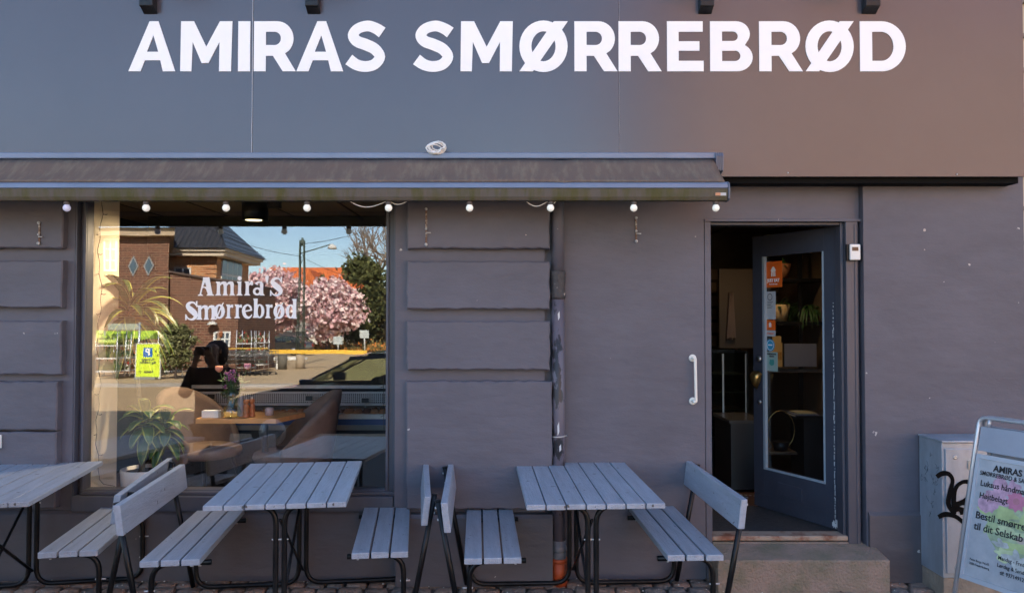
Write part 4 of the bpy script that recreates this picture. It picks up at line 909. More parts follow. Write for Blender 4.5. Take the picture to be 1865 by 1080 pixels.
for i, (px, py) in enumerate(((386, 722), (564, 725), (591, 726), (666, 729))):
    t = thing('price_tag', ('black price tag behind the vase, leftmost on the counter guard', 'black price tag on the counter guard above the right chair, left of a pair', 'black price tag on the counter guard, right of a pair', 'black price tag at the right end of the counter guard')[i], 'price tag', (PX(px, 1.44), 1.44, PZ(py, 1.44)), 0, 'price tags on the counter')
    b = MB(); b.box(-.032, .032, -.003, .003, -.022, .022); b.build('slate', mat('slate_black', (.02, .02, .02), .5), t)
    b = MB(); b.tube([(0, .004, -.022), (0, .004, -.09)], .0025, 6); b.build('stake', CHIP, t)
    b = MB(); b.box(-.033, .033, -.0045, -.0032, .020, .0225); b.box(-.033, .033, -.0045, -.0032, -.0225, -.020); b.box(-.033, -.0305, -.0045, -.0032, -.0198, .0198); b.box(.0305, .033, -.0045, -.0032, -.0198, .0198)
    b.build('border', mat('tag_border', (.4, .38, .34), .5), t)
# fairy light wire by the window reveal
b = MB(); pts = []; sub = []
for k in range(60):
    z = gz1 - .02 - k * (gz1 - gz0 - .05) / 59; x = PX(181, .2) + .012 * math.sin(k * .35) + .006 * math.sin(k * 1.3); pts.append(Vector((x, .2, z)))
b.tube(pts, .0022, 5)
for k in range(2, 58, 4): p = pts[k]; s = 1 if (k // 4) % 2 else -1; b.tube([p, p + Vector((.022 * s, 0, -.004)), p + Vector((.03 * s, 0, .002))], .0024, 5)
b.tube([pts[-1], pts[-1] + Vector((.02, .01, -.03)), pts[-1] + Vector((.08, .04, -.05))], .002, 5)
tag(b.build('fairy_light_wire', mat('wire_dark', (.05, .04, .035), .6)), 'thin dark fairy light wire hanging down the left side of the shop window', 'fairy lights')
b = MB(); pts = [Vector((PX(700, .16) + .004 * math.sin(k * .5), .16, gz1 - .02 - k * (gz1 - gz0 - .1) / 30)) for k in range(31)]; b.tube(pts, .0018, 5)
for k in range(9, 30, 3): b.tube([pts[k], pts[k] + Vector((-.02, 0, -.012))], .002, 4)
tag(b.build('fairy_light_wire', mat('wire_dark', (.05, .04, .035), .6)), 'thin dark wire hanging down the right side of the shop window', 'fairy lights')
# ceiling spotlight
cs = thing('ceiling_spotlight', 'black cylindrical ceiling spotlight inside, lit, behind the top of the shop window', 'spotlight', (PX(463, 1.0), 1.0, 2.59))
zc1 = PZ(402, 1.0) - 2.59
b = MB(); b.lathe((0, 0, 0), [(.10, -.002), (.10, zc1), (.085, zc1), (.08, zc1 + .03), (.01, zc1 + .03)], 28); b.build('housing', BLACK, cs)
b = MB(); b.lathe((-.01, 0, 0), [(.062, zc1 + .003), (.062, zc1 + .006), (.01, zc1 + .008)], 20); b.build('lens', mat('warm_lens', (1.0, .80, .45), .4, emit=1.2), cs)
b = MB(); b.box(.105, .20, -.03, .03, -.06, -.002); b.build('driver_box', BLACK, cs)
ld = bpy.data.lights.new('spot_lamp', 'SPOT'); ld.energy = 40; ld.spot_size = R(95); ld.spot_blend = .6; ld.color = (1, .78, .5); ld.shadow_soft_size = .06
lo = bpy.data.objects.new('spot_light', ld); COL.objects.link(lo); lo.parent = cs; lo.location = (-.01, 0, zc1 - .01); lo.rotation_euler = Vector((.85, .62, 1.1)).to_track_quat('Z', 'Y').to_euler()

# ------------------------------------------------------------ things behind the door
def inb(name, label, cat, px0, py0, px1, py1, y, dep, m, bev=.003, group=None):
    x0, x1, z0, z1 = PX(px0, y), PX(px1, y), PZ(py1, y), PZ(py0, y); b = MB(); b.box(x0, x1, y, y + dep, z0, z1)
    o = b.build(name, m, bevel=bev); tag(o, label, cat, group); return o
rk = thing('shelf_rack', 'black metal shelf rack with plants behind the door glass', 'shelf', (PX(1450, 1.9), 1.9, .256)); RL = rk.location.copy()
def rl(b, px0, px1, py0, py1, y0, y1): b.box(PX(px0, 1.9) - RL.x, PX(px1, 1.9) - RL.x, y0 - 1.9, y1 - 1.9, max(.0, PZ(py1, 1.9) - .256), PZ(py0, 1.9) - .256)
b = MB(); rl(b, 1455, 1462, 440, 1000, 1.9, 1.93); rl(b, 1392, 1397, 440, 1000, 1.9, 1.93); rl(b, 1508, 1513, 440, 1000, 1.9, 1.93); build_each(b, 'upright', BLACK, rk)
for py in (508, 586, 671):
    b = MB(); rl(b, 1390, 1516, py, py + 6, 1.82, 2.2); b.build('shelf', mat('shelf_edge', (.10, .08, .06), .5) if py == 671 else BLACK, rk)
for i, (px, py, r_, h_, col, lab) in enumerate(((1424, 507, .085, .13, (.30, .12, .05), 'terracotta pot on the top shelf behind the door glass'), (1421, 585, .085, .15, (.62, .42, .20), 'white flower pot on the middle shelf behind the door glass'), (1470, 585, .08, .11, (.10, .07, .04), 'dark pot with hanging fern on the middle shelf behind the door glass'))):
    t = thing('shelf_plant', lab, 'potted plant', (PX(px, 1.95), 1.95, PZ(py, 1.95)))
    b = MB(); b.lathe((0, 0, 0), [(r_ * .65, 0), (r_, h_), (r_ * .9, h_), (r_ * .8, h_ - .02), (.01, h_ - .02)], 20); b.build('pot', mat('pot_col_%d' % i, col, .7), t)
    b = MB()
    for k in range((14, 18, 90)[i]): leaf_blade(b, (random.uniform(-.03, .03), random.uniform(-.03, .03), h_ - .02), random.uniform(0, 6.28), random.uniform(.3, 1.3), (.10, .14, .26)[i] * random.uniform(.6, 1.2), (.012, .016, .008)[i], (1, 1.6, 4.2)[i], 0, 5)
    b.build('foliage', LEAFG, t)
WB = mat('pale_board', (.22, .22, .26), .5)
inb('menu_board', 'pale grey board standing on the lower shelf behind the door glass', 'board', 1428, 626, 1487, 668, 1.80, .012, WB)
mcard = thing('menu_card', 'yellowish menu card with two food pictures on the lower shelf', 'menu', (PX(1413, 1.75), 1.75, PZ(668, 1.75)))
zz = PZ(612, 1.75) - mcard.location.z
b = MB(); b.box(-.055, .055, 0, .01, .0, zz * .78); b.box(-.03, .045, 0, .01, zz * .78, zz); b.build('card', mat('card_warm', (.62, .38, .12), .6), mcard)
b = MB(); b.box(-.045, -.005, -.002, -.0005, .06, .12); b.box(.01, .048, -.002, -.0005, .06, .13); b.build('food_picture', mat('food_print', (.30, .08, .02), .6, col2=(.6, .35, .05), vscale=40), mcard)
tb2 = thing('side_counter', 'dark counter seen through the door glass with magazines on it', 'counter', (PX(1478, 1.3), 1.3, .256)); q = tb2.location.z
b = MB(); b.box(-.13, .22, 0, .35, PZ(763, 1.3) - q, PZ(757, 1.3) - q); b.build('counter_top', mat('counter_dark', (.02, .018, .016), .3), tb2)
b = MB(); b.box(-.06, .2, .03, .33, 0, PZ(764, 1.3) - q); b.build('counter_body', mat('counter_body', (.02, .019, .018), .6), tb2)
for k in range(3):
    o = inb('magazine', ('bottom magazine of the small pile on the dark counter', 'middle magazine of the small pile on the dark counter', 'top magazine of the small pile on the dark counter, folded open')[k], 'magazine', 1444 + k * 4, 757 - k * 2.2, 1492 - k * 3, 758.4 - k * 2.2, 1.32, .2, mat('mag_%d' % k, ((.35, .33, .30), (.20, .22, .28), (.45, .40, .25))[k], .4), 0, 'magazines')
l2 = thing('added_room_lamp', 'added unseen ceiling lamp lighting the dark room behind the door', 'lamp', (2.0, 1.25, 2.59))  # lamp out of view, added to light the room behind the door
b = MB(); b.lathe((0, 0, 0), [(.07, 0), (.07, -.05), (.06, -.05), (.01, -.045)], 20); b.build('housing', BLACK, l2)
b = MB(); b.lathe((0, 0, 0), [(.055, -.0505), (.05, -.056), (.01, -.058)], 20); b.build('lens', mat('warm_lens', (1.0, .80, .45), .4, emit=1.2), l2)
ld2 = bpy.data.lights.new('added_room_lamp', 'SPOT'); ld2.energy = 5; ld2.spot_size = R(130); ld2.spot_blend = .7; ld2.color = (1, .72, .42); ld2.shadow_soft_size = .05
lo2 = bpy.data.objects.new('lamp_light', ld2); COL.objects.link(lo2); lo2.parent = l2; lo2.location = (0, 0, -.07); lo2.rotation_euler = (R(20), 0, 0)
# left part: cream wall, glass fridge, black counter
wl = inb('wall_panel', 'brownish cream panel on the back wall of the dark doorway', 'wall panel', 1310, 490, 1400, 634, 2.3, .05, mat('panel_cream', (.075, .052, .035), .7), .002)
ap = MB(); c = P(1331, 560, 2.28); 
for k in range(5): ap.prism([(c.x - .05 + k * .018, c.z - .28 - random.uniform(0, .03)), (c.x - .035 + k * .018, c.z - .28), (c.x - .01 + k * .006, c.z + .14), (c.x - .02 + k * .006, c.z + .14)], 1, 2.24, 2.28)
tag(ap.build('hanging_apron', mat('apron', (.16, .11, .09), .8)), 'pale apron hanging on the cream panel in the doorway', 'apron')
fr = thing('glass_fridge', 'dark glass-fronted display fridge inside the doorway', 'fridge', (PX(1335, 1.9), 1.9, .256)); q = fr.location
b = MB(); X0, X1 = PX(1290, 1.9) - q.x, PX(1362, 1.9) - q.x; Z0, Z1 = 0, PZ(640, 1.9) - q.z
b.box(X0, X1, .35, .4, Z0, Z1); b.box(X0, X0 + .02, 0, .35, Z0, Z1); b.box(X1 - .02, X1, 0, .35, Z0, Z1); b.box(X0, X1, 0, .349, Z0, .35); b.build('cabinet', BLACK, fr)
for k in range(4): b = MB(); b.box(X0 + .02, X1 - .02, .02, .34, .42 + k * .16, .43 + k * .16); b.build('shelf', mat('fridge_shelf', (.05, .055, .05), .3), fr)
b = MB(); b.box(X1 - .03, X1 - .02, -.01, -.001, .36, Z1 - .02); b.box(X0 + .12, X0 + .135, -.01, -.001, .36, Z1 - .02); build_each(b, 'door_edge', ALU, fr)
b = MB(); b.box(X0 + .02, X1 - .02, -.004, -.0005, .36, Z1 - .01); b.build('glass', glass('fridge_glass', .08, (.7, .75, .7)), fr)
bc = thing('black_counter', 'low black counter inside the doorway in front of the fridge', 'counter', (PX(1352, 1.3), 1.3, .256)); q = bc.location
b = MB(); b.box(-.10, .16, 0, .5, .02, PZ(771, 1.3) - q.z); b.build('body', mat('matte_black', (.035, .033, .032), .5), bc)
b = MB(); b.box(-.115, .175, -.01, .5, PZ(770.8, 1.3) - q.z, PZ(765, 1.3) - q.z); b.build('worktop', mat('worktop', (.10, .09, .08), .25), bc)
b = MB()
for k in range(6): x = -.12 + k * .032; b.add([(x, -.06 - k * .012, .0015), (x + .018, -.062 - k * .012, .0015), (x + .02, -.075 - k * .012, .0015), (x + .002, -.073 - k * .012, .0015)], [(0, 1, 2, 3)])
b.build('foot_dots', WHITE, bc)  # row of flat white dots on the floor at the counter foot
wr = thing('wire_basket', 'round wire hanger basket with dark pot behind the door glass', 'basket', (PX(1420, 1.1), 1.1, PZ(822, 1.1)))
b = MB(); b.tube([(.11 * math.cos(R(a)), 0, .17 + .15 * math.sin(R(a))) for a in range(0, 361, 18)], .0035, 6); b.build('hoop', BRASS, wr)
b = MB(); b.lathe((0, 0, 0), [(.05, 0), (.065, .08), (.055, .08), (.01, .07)], 16); b.build('pot', BLACK, wr)
st = inb('basket_stool', 'low dark stool carrying the wire basket', 'stool', 1400, 823, 1450, 828, 1.02, .2, mat('stool_top', (.06, .04, .025), .5), .003)

# ------------------------------------------------------------ the street behind the camera, seen in the window
def street_window(parent, x0, x1, z0, z1, y, nx=2, nz=3):      # on a wall facing +y
    f = MB(); t = .07
    f.box(x0, x1, y, y + .06, z0, z0 + t); f.box(x0, x1, y, y + .06, z1 - t, z1); f.box(x0, x0 + t, y, y + .06, z0 + t, z1 - t); f.box(x1 - t, x1, y, y + .06, z0 + t, z1 - t)
    for i in range(1, nx): x = x0 + (x1 - x0) * i / nx; f.box(x - .03, x + .03, y + .005, y + .055, z0 + t, z1 - t)
    for i in range(1, nz): z = z0 + (z1 - z0) * i / nz; f.box(x0 + t, x1 - t, y + .01, y + .05, z - .025, z + .025)
    o = f.build('window', mat('window_white', (.7, .7, .68), .5), parent)
    g = MB(); g.box(x0 + t, x1 - t, y + .002, y + .004, z0 + t, z1 - t); g.build('pane', mat('street_glass', (.06, .09, .12), .06, spec=.9), o); return o
BR_D = brick('brick_shaded', (.17, .065, .038), (.10, .040, .026), (.26, .17, .11), .7)  # shade on the gable house and annex is put into this darker brick
BR_O = brick('brick_orange', (.58, .26, .095), (.40, .14, .05), (.55, .42, .28), .7)
TILEB = mat('black_glazed_tile', (.045, .045, .05), .3, var=.6, vscale=9)
YW = -26.0
wg = thing('brick_gable_house', 'tall brick house coloured dark brown as if shaded, with diamond windows, reflected at the left of the shop window', 'house', (rx(250, YW), YW, 0)); q = wg.location
x0, x1 = -30 - q.x, rx(305, YW) - q.x; zt5 = rz(430, YW)
sk = (rx(305, YW - 9) - rx(305, YW)); SKW = lambda x, y: x + (sk * (-y / 9) if x > 0 else 0)
def hx_(b, xa, xb, ya, yb, za, zb): b.hexa([(SKW(x, y), y, z) for z in (za, zb) for x, y in ((xa, ya), (xb, ya), (xb, yb), (xa, yb))])
b = MB(); hx_(b, x0, x1, -9, 0, 0, zt5); b.build('wall', BR_D, wg)
b = MB(); hx_(b, x0, x1 + .2, -9.3, .35, zt5, zt5 + .28); b.build('cornice', mat('cornice_tan', (.42, .32, .22), .7), wg)
b = MB(); z5 = zt5 + .281; b.add([(SKW(x, y), y, z) for x in (x0, x1 + .2) for y, z in ((.5, z5), (-9.4, z5), (-4.5, z5 + .7))], [(0, 1, 2), (3, 5, 4), (0, 3, 4, 1), (1, 4, 5, 2), (2, 5, 3, 0)]); b.build('roof', TILEB, wg)
street_window(wg, rx(186, YW) - q.x, rx(211, YW) - q.x, rz(494, YW), rz(434, YW), 0)
for px in (240, 269):
    cx = rx(px, YW) - q.x; cz = rz(485, YW)
    f = MB(); f.prism([(cx - .22, cz), (cx, cz - .42), (cx + .22, cz), (cx, cz + .42)], 1, 0, .04); fo = f.build('diamond_window', mat('window_grey', (.25, .25, .25), .5), wg)
    g = MB(); g.prism([(cx - .16, cz), (cx, cz - .32), (cx + .16, cz), (cx, cz + .32)], 1, .041, .045); g.build('pane', MATS['street_glass'], fo)
lw = thing('brick_annex', 'low brick annex wall coloured dark as if shaded, with a lit window between the two brick houses', 'house', (rx(390, YW), YW, 0)); q = lw.location
x0, x1 = rx(305, YW) + .01 - q.x, rx(431, YW) - q.x
b = MB(); b.prism([(x0, 0), (x1, 0), (x1, rz(516, YW)), (x0, rz(497, YW))], 1, -5, -.1); b.build('wall', BR_D, lw)
b = MB(); b.prism([(x0, rz(497, YW) + .002), (x1 + .05, rz(516, YW) + .002), (x1 + .05, rz(516, YW) + .08), (x0, rz(497, YW) + .08)], 1, -5.05, 0); b.build('coping', mat('coping_dark', (.08, .05, .04), .7), lw)
street_window(lw, rx(388, YW) - q.x, rx(419, YW) - q.x, rz(632, YW), rz(604, YW), -.1, 3, 2)
b = MB(); c = rx(388, YW) - q.x; b.lathe((c, .12, rz(592, YW)), [(.22, 0), (.16, .08), (.04, .14)], 14); b.tube([(c, -.1, rz(592, YW) + .15), (c, .12, rz(592, YW) + .15)], .02, 6); b.build('wall_lamp', JAMB, lw)
YT = -32.5
hv = thing('hipped_villa', 'sunlit orange brick villa with black hipped roof, reflected above the lettering', 'house', (rx(360, YT), YT, 0)); q = hv.location
x0, x1 = rx(290, YT) - q.x, rx(392, YT) - q.x; ze = rz(468, YT); dpth = 4.6
b = MB(); b.box(x0, x1, -dpth, 0, 0, ze); b.build('wall', BR_O, hv)
b = MB()
for k in range(7): z = rz(515, YT) + k * .24 ; b.box(x1 - .55, x1 + .02, .001, .05, z, z + .17)
b.build('corner_quoin', BR_O, hv)
b = MB(); b.box(x0 - .5, x1 + .5, -dpth - .5, .5, ze, ze + .22); b.box(x0 - .6, x1 + .62, -dpth - .6, .62, ze + .221, ze + .38); b.build('cornice', mat('cornice_cream', (.60, .50, .38), .6), hv)
z6 = ze + .381; xa, xb2 = x0 - .75, x1 + .75; ya, yb2 = -dpth - .75, .75; hh = 2.9; xm0, xm1, ym = x0 + 1.4, x1 - 2.0, -dpth / 2
b = MB(); b.add([(xa, yb2, z6), (xb2, yb2, z6), (xb2, ya, z6), (xa, ya, z6), (xm0, ym, z6 + hh), (xm1, ym, z6 + hh)], [(0, 1, 5, 4), (1, 2, 5), (2, 3, 4, 5), (3, 0, 4), (0, 3, 2, 1)])
o = b.build('roof', TILEB, hv)
n_ = TILEB.node_tree; bs = n_.nodes['Principled BSDF']; wv = n_.nodes.new('ShaderNodeTexWave'); wv.inputs['Scale'].default_value = 1.2; tcx = [x for x in n_.nodes if x.type == 'TEX_COORD'][0]; n_.links.new(tcx.outputs['Object'], wv.inputs[0]); bp = n_.nodes.new('ShaderNodeBump'); bp.inputs['Distance'].default_value = .1; n_.links.new(wv.outputs[1], bp.inputs['Height']); n_.links.new(bp.outputs[0], bs.inputs['Normal'])
street_window(hv, rx(316, YT) - q.x, rx(346, YT) - q.x, rz(517, YT), rz(487, YT), .0, 2, 1)
f = MB()
for (ya_, yb_) in ((-3.4, -.6),):
    f.box(x1, x1 + .05, ya_, yb_, rz(530, YT), rz(474, YT))
fo = f.build('side_window', mat('window_white', (.7, .7, .68), .5), hv)
g = MB()
for i in range(4):
    for j in range(2): g.box(x1 + .051, x1 + .056, -3.3 + i * .69, -2.7 + i * .69, rz(530, YT) + .1 + j * .85, rz(530, YT) + .85 + j * .85 - .02)
g.build('pane', MATS['street_glass'], fo)

# pinkish brick terrace opposite, right of the camera's view (its glow falls on the sign)
ot = thing('brick_terrace', 'long sunlit red brick terrace across the street, mirrored softly in the sign', 'house', (14, -22, 0))
b = MB(); b.box(-8.5, 14, -9, 0, 0, 13); b.build('wall', BR_O, ot)
for i in range(8):
    for z in (1.2, 4.2, 7.2, 10.2): street_window(ot, -7.6 + i * 2.7, -6.3 + i * 2.7, z, z + 1.7, 0)
b = MB(); b.prism([(.4, 13.001), (-9.4, 13.001), (-4.5, 16.5)], 0, -8.8, 14.3); b.build('roof', mat('red_tile', (.55, .13, .03), .7, var=.15, vscale=3), ot)
# far red-roofed house
YO = -78
fh = thing('red_roofed_house', 'wide house with bright orange tiled roof behind the cherry trees', 'house', (rx(545, YO), YO, 0)); q = fh.location
FR = MATS['red_tile']; x0, x1 = rx(415, YO) - q.x, rx(672, YO) - q.x; z0 = rz(575, YO); z1 = rz(480, YO)
b = MB(); b.box(x0 + .5, x1 - .5, -10, 0, 0, z0); b.build('wall', mat('house_wall', (.45, .36, .27), .8), fh)
b = MB(); b.add([(x0, .6, z0), (x1, .6, z0), (x1 - .2, -5, z1), (x0 + 3, -5, z1), (x0, -10.6, z0), (x1, -10.6, z0)], [(0, 1, 2, 3), (4, 3, 2, 5), (0, 3, 4), (1, 5, 2), (0, 4, 5, 1)]); b.build('roof', FR, fh)
gx = rx(572, YO) - q.x; gz = rz(494, YO)
b = MB(); b.add([(gx - 3, 2.5, z0), (gx + 3, 2.5, z0), (gx, 2.5, gz), (gx, -5, gz), (gx - 3, -1, z0), (gx + 3, -1, z0)], [(0, 1, 2), (0, 2, 3, 4), (1, 5, 3, 2), (0, 4, 5, 1)]); b.build('dormer', [FR], fh)
b = MB(); b.box(gx - 2.3, gx + 2.3, 2.51, 2.55, z0 - 2, z0 + .9); b.build('dormer_face', mat('house_grey', (.25, .24, .22), .7), fh)

# trees
def limbs(b, p, d, ln, r, lvl, tips, spread=.6, kids=3, rnd=random):
    q = p + d * ln; mid = p + d * ln * .5 + Vector((rnd.uniform(-1, 1), rnd.uniform(-1, 1), 0)) * ln * .06
    b.tube([p, mid, q], [r, r * .85, r * .65], 6, False); tips.append(q)
    if lvl:
        for k in range(kids):
            nd = (d + Vector((rnd.uniform(-1, 1), rnd.uniform(-1, 1), rnd.uniform(-.35, .75))) * spread).normalized()
            limbs(b, p + d * ln * rnd.uniform(.6, 1), nd, ln * rnd.uniform(.62, .85), r * .6, lvl - 1, tips, spread, kids, rnd)
def tree(name, label, cat, loc, h, trunk_h, cr, mats, n, lsz, seed, group=None, shape='round', bark=None, lvl=3):
    rn = random.Random(seed); t = thing(name, label, cat, loc, 0, group); b = MB(); tips = []
    limbs(b, Vector((0, 0, -.1)), Vector((0, 0, 1)), trunk_h, h * .03, lvl, tips, .75, 3, rn)
    b.build('trunk', bark or mat('bark', (.07, .05, .04), .9), t)
    if n:
        b = MB(); ch = h - trunk_h * .75; cz = trunk_h * .75 + ch / 2
        clumps = []
        for i in range(60):
            a = rn.uniform(0, 6.28); u = rn.uniform(-1, 1); rr = rn.uniform(.25, .92)
            wz_ = math.sqrt(max(0, 1 - u * u)) if shape == 'round' else (1 - (u + 1) / 2) ** .6 * .95 + .08
            clumps.append((rr * cr * wz_ * math.cos(a), rr * cr * wz_ * math.sin(a), cz + u * ch / 2 * .92, rn.uniform(.16, .34) * cr))
        for i in range(n):
            c = rn.choice(clumps); v = Vector((rn.gauss(0, .5), rn.gauss(0, .5), rn.gauss(0, .42))) * c[3] + Vector(c[:3])
            a = Vector((rn.uniform(-1, 1), rn.uniform(-1, 1), rn.uniform(-1, 1))).normalized(); e = a.cross(Vector((rn.uniform(-1, 1), rn.uniform(-1, 1), .3))).normalized()
            s1, s2 = lsz * rn.uniform(.6, 1.3), lsz * rn.uniform(.4, .9); b.cur = rn.randrange(len(mats))
            b.add([v - a * s1, v + e * s2, v + a * s1, v - e * s2], [(0, 1, 2, 3)])
        b.build('crown', mats, t)
    return t
PK = [mat('blossom_a', (.74, .50, .50), .8), mat('blossom_b', (.58, .34, .36), .8), mat('blossom_c', (.82, .66, .64), .8)]
YCH = -60; q = RF(495, 640, YCH)
tree('cherry_tree', 'big pink blossoming cherry tree left of the lamp mast in the reflection', 'tree', (rx(497, YCH), YCH, 0), rz(497, YCH), 2.4, 3.2, PK, 9000, .22, 3, 'cherry trees in blossom')
tree('cherry_tree', 'pink blossoming cherry tree right of the lamp mast in the reflection', 'tree', (rx(596, YCH + 3), YCH + 3, 0), rz(522, YCH), 2.1, 2.9, PK, 8000, .22, 4, 'cherry trees in blossom')
tree('cherry_tree', 'small pink cherry tree behind the brick villa, leftmost of the pink trees', 'tree', (rx(450, YCH - 6), YCH - 6, 0), rz(538, YCH), 2.0, 2.5, PK, 5000, .24, 9, 'cherry trees in blossom')
EV = [mat('yew_a', (.075, .085, .022), .8), mat('yew_b', (.05, .06, .015), .8), mat('yew_c', (.11, .115, .03), .8)]
tree('evergreen_tree', 'broad dark green evergreen right of the pink trees', 'tree', (rx(657, -64), -64, 0), rz(478, -64), 1.2, 3.3, EV, 9000, .2, 6)
tree('evergreen_tree', 'small dark conical evergreen against the orange roof', 'tree', (rx(585, -72), -72, 0), rz(500, -72), 1, 1.0, EV, 1500, .2, 8, None, 'cone')
tree('bare_tree', 'tall leafless tree behind the evergreen at the right of the reflection', 'tree', (rx(688, -75), -75, 0), 14, 5.5, 4, [], 0, .1, 12, 'bare trees', 'round', mat('bark_pale', (.22, .17, .13), .9), 5)
tree('bare_tree', 'leafless tree farthest right in the reflection with fine twigs', 'tree', (rx(722, -60), -60, 0), 13, 5.0, 4, [], 0, .1, 13, 'bare trees', 'round', mat('bark_pale', (.22, .17, .13), .9), 5)
HG = [mat('hedge_a', (.20, .15, .05), .8), mat('hedge_b', (.12, .11, .03), .8)]
tree('hedge_tree', 'brownish green shrub tree at the right end of the white wall', 'tree', (rx(702, -66), -66, 0), 5.6, 1.2, 2.8, HG, 5000, .2, 15)
OLV = [mat('olive_a', (.13, .14, .05), .8), mat('olive_b', (.20, .20, .09), .8)]
tree('olive_tree', 'potted olive tree by the plant stalls, right of the yellow parking sign', 'tree', (rx(322, -21.5), -21.5, 0), rz(592, -21.5), .7, .75, OLV, 3200, .06, 17)
b = MB(); b.box(rx(470, -66), rx(700, -66), -66.3, -66, 0, 1.75); b.box(rx(470, -66), rx(700, -66), -66.4, -65.9, 1.751, 1.85)
tag(b.build('white_garden_wall', mat('white_wall', (.72, .70, .64), .8, var=.1)), 'long low white garden wall behind the cherry trees', 'wall')
b = MB(); rn = random.Random(2)
for i in range(5000):
    x = rn.uniform(rx(360, -58), rx(720, -58)); v = Vector((x, -58 + rn.gauss(0, 1.2) - 2, abs(rn.gauss(0, .3)))); a = rn.uniform(0, 6.28); b.cur = rn.randrange(3)
    b.add([v, v + Vector((.15 * math.cos(a), .15 * math.sin(a), .1)), v + Vector((0, 0, .25))], [(0, 1, 2)])
kind(tag(b.build('flower_bed', HG + [mat('flower_orange', (.6, .22, .04), .8)]), 'low brown and orange planting in front of the white garden wall', 'flower bed'), 'stuff')

# lattice lamp mast with wires
YL = -34
lm = thing('lattice_lamp_mast', 'green steel lattice mast with a white lamp on a long arm', 'street lamp', (rx(548, YL), YL, 0))
zt7 = rz(438, YL); GM = mat('mast_green', (.07, .10, .08), .6); b = MB()
for sx, sy in ((-1, -1), (1, -1), (1, 1), (-1, 1)): b.tube([(.17 * sx, .17 * sy, 0), (.09 * sx, .09 * sy, zt7)], .03, 5)
for k in range(14):
    z0, z1 = k * zt7 / 14, (k + 1) * zt7 / 14; w0 = .17 - .08 * k / 14; s = 1 if k % 2 else -1; b.tube([(-w0 * s, w0, z0), (w0 * s, w0, z1)], .014, 4); b.tube([(w0, -w0 * s, z0), (w0, w0 * s, z1)], .014, 4)
b.tube([(0, 0, zt7 - .3), (0, 0, zt7 + .1)], .06, 6); b.build('mast', GM, lm)
ax_ = rx(600, YL) - lm.location.x; za = rz(461, YL); zl2 = rz(446, YL)
b = MB(); b.tube([(0, 0, za), (ax_, 0, zl2)], .03, 6); b.build('arm', GM, lm)
b = MB(); b.lathe((ax_ + .12, 0, zl2 - .22), [(.24, 0), (.22, .14), (.10, .22), (.03, .26)], 16); b.build('lamp_shade', JAMB, lm)
for i, (pa, pb_) in enumerate((((428, 430), (548, 468)), ((548, 468), (704, 520)), ((548, 445), (704, 405)))):
    A0 = RF(pa[0], pa[1], YL); B0 = RF(pb_[0], pb_[1], YL - (0 if i == 0 else 6)); 
    if i == 0: A0 = RF(330, 395, YL + 8)
    else: A0.y = YL
    b = MB(); b.tube([A0.lerp(B0, k / 12) - Vector((0, 0, .25 * math.sin(math.pi * k / 12))) for k in range(13)], .013, 4)
    tag(b.build('overhead_wire', BLACK), ('overhead wire running left from the lamp mast over the villa', 'overhead wire running right from the lamp mast, the lower one', 'overhead wire running up right from the lamp mast')[i], 'wire', 'overhead wires')

# parking sign
YP = -21.4; pk = thing('parking_sign', 'bright yellow-green parking sign in a steel frame on the far pavement', 'sign', (rx(271, YP), YP, 0)); q = pk.location
hw = (rx(292, YP) - rx(250, YP)) / 2; z0, z1 = rz(686, YP), rz(627, YP)
b = MB(); b.box(-hw, hw, -.02, .02, z0, z1); b.build('panel', mat('lime_panel', (.62, .78, .04), .5), pk)
b = MB(); e = .03; b.box(-hw - e, hw + e, -.03, .03, z0 - e * 2, z0 - .001); b.box(-hw - e, hw + e, -.03, .03, z1 + .001, z1 + e); b.box(-hw - e, -hw - .001, -.03, .03, z0, z1); b.box(hw + .001, hw + e, -.03, .03, z0, z1); b.build('frame', JAMB, pk)
b = MB(); b.box(-hw * .9, hw * .9, -.25, .25, 0, .10); b.build('foot', mat('foot_grey', (.25, .25, .22), .8), pk, bevel=.02)
BK = Matrix(((-1, 0, 0, 0), (0, 0, 1, 0), (0, 1, 0, 0), (0, 0, 0, 1)))
def bm_(x, z, y=.022): return Matrix.Translation((x, y, z)) @ BK
H = z1 - z0
shapes('blue_square', [rect(-.16, -.16, .16, .16)], mat('sign_blue', (.01, .12, .50), .5), pk, bm_(0.0, z0 + H * .74))
text('letter_p', 'P', .34, WHITE, pk, bm_(0, z0 + H * .65, .024), .012, 1, 'CENTER')
text('sign_text', 'Parkering?', .105, TXT, pk, bm_(0, z0 + H * .49), .004, 1, 'CENTER'); text('sign_text', 'Bag butikken', .105, TXT, pk, bm_(0, z0 + H * .41), .004, 1, 'CENTER'); text('sign_text', 'Netto', .12, TXT, pk, bm_(.03, z0 + H * .13), .006, 1, 'CENTER')
shapes('sign_mark', [ring_(0, 0, .045, .045, .022, .028, 20)], TXT, pk, bm_(-.26, z0 + H * .16))
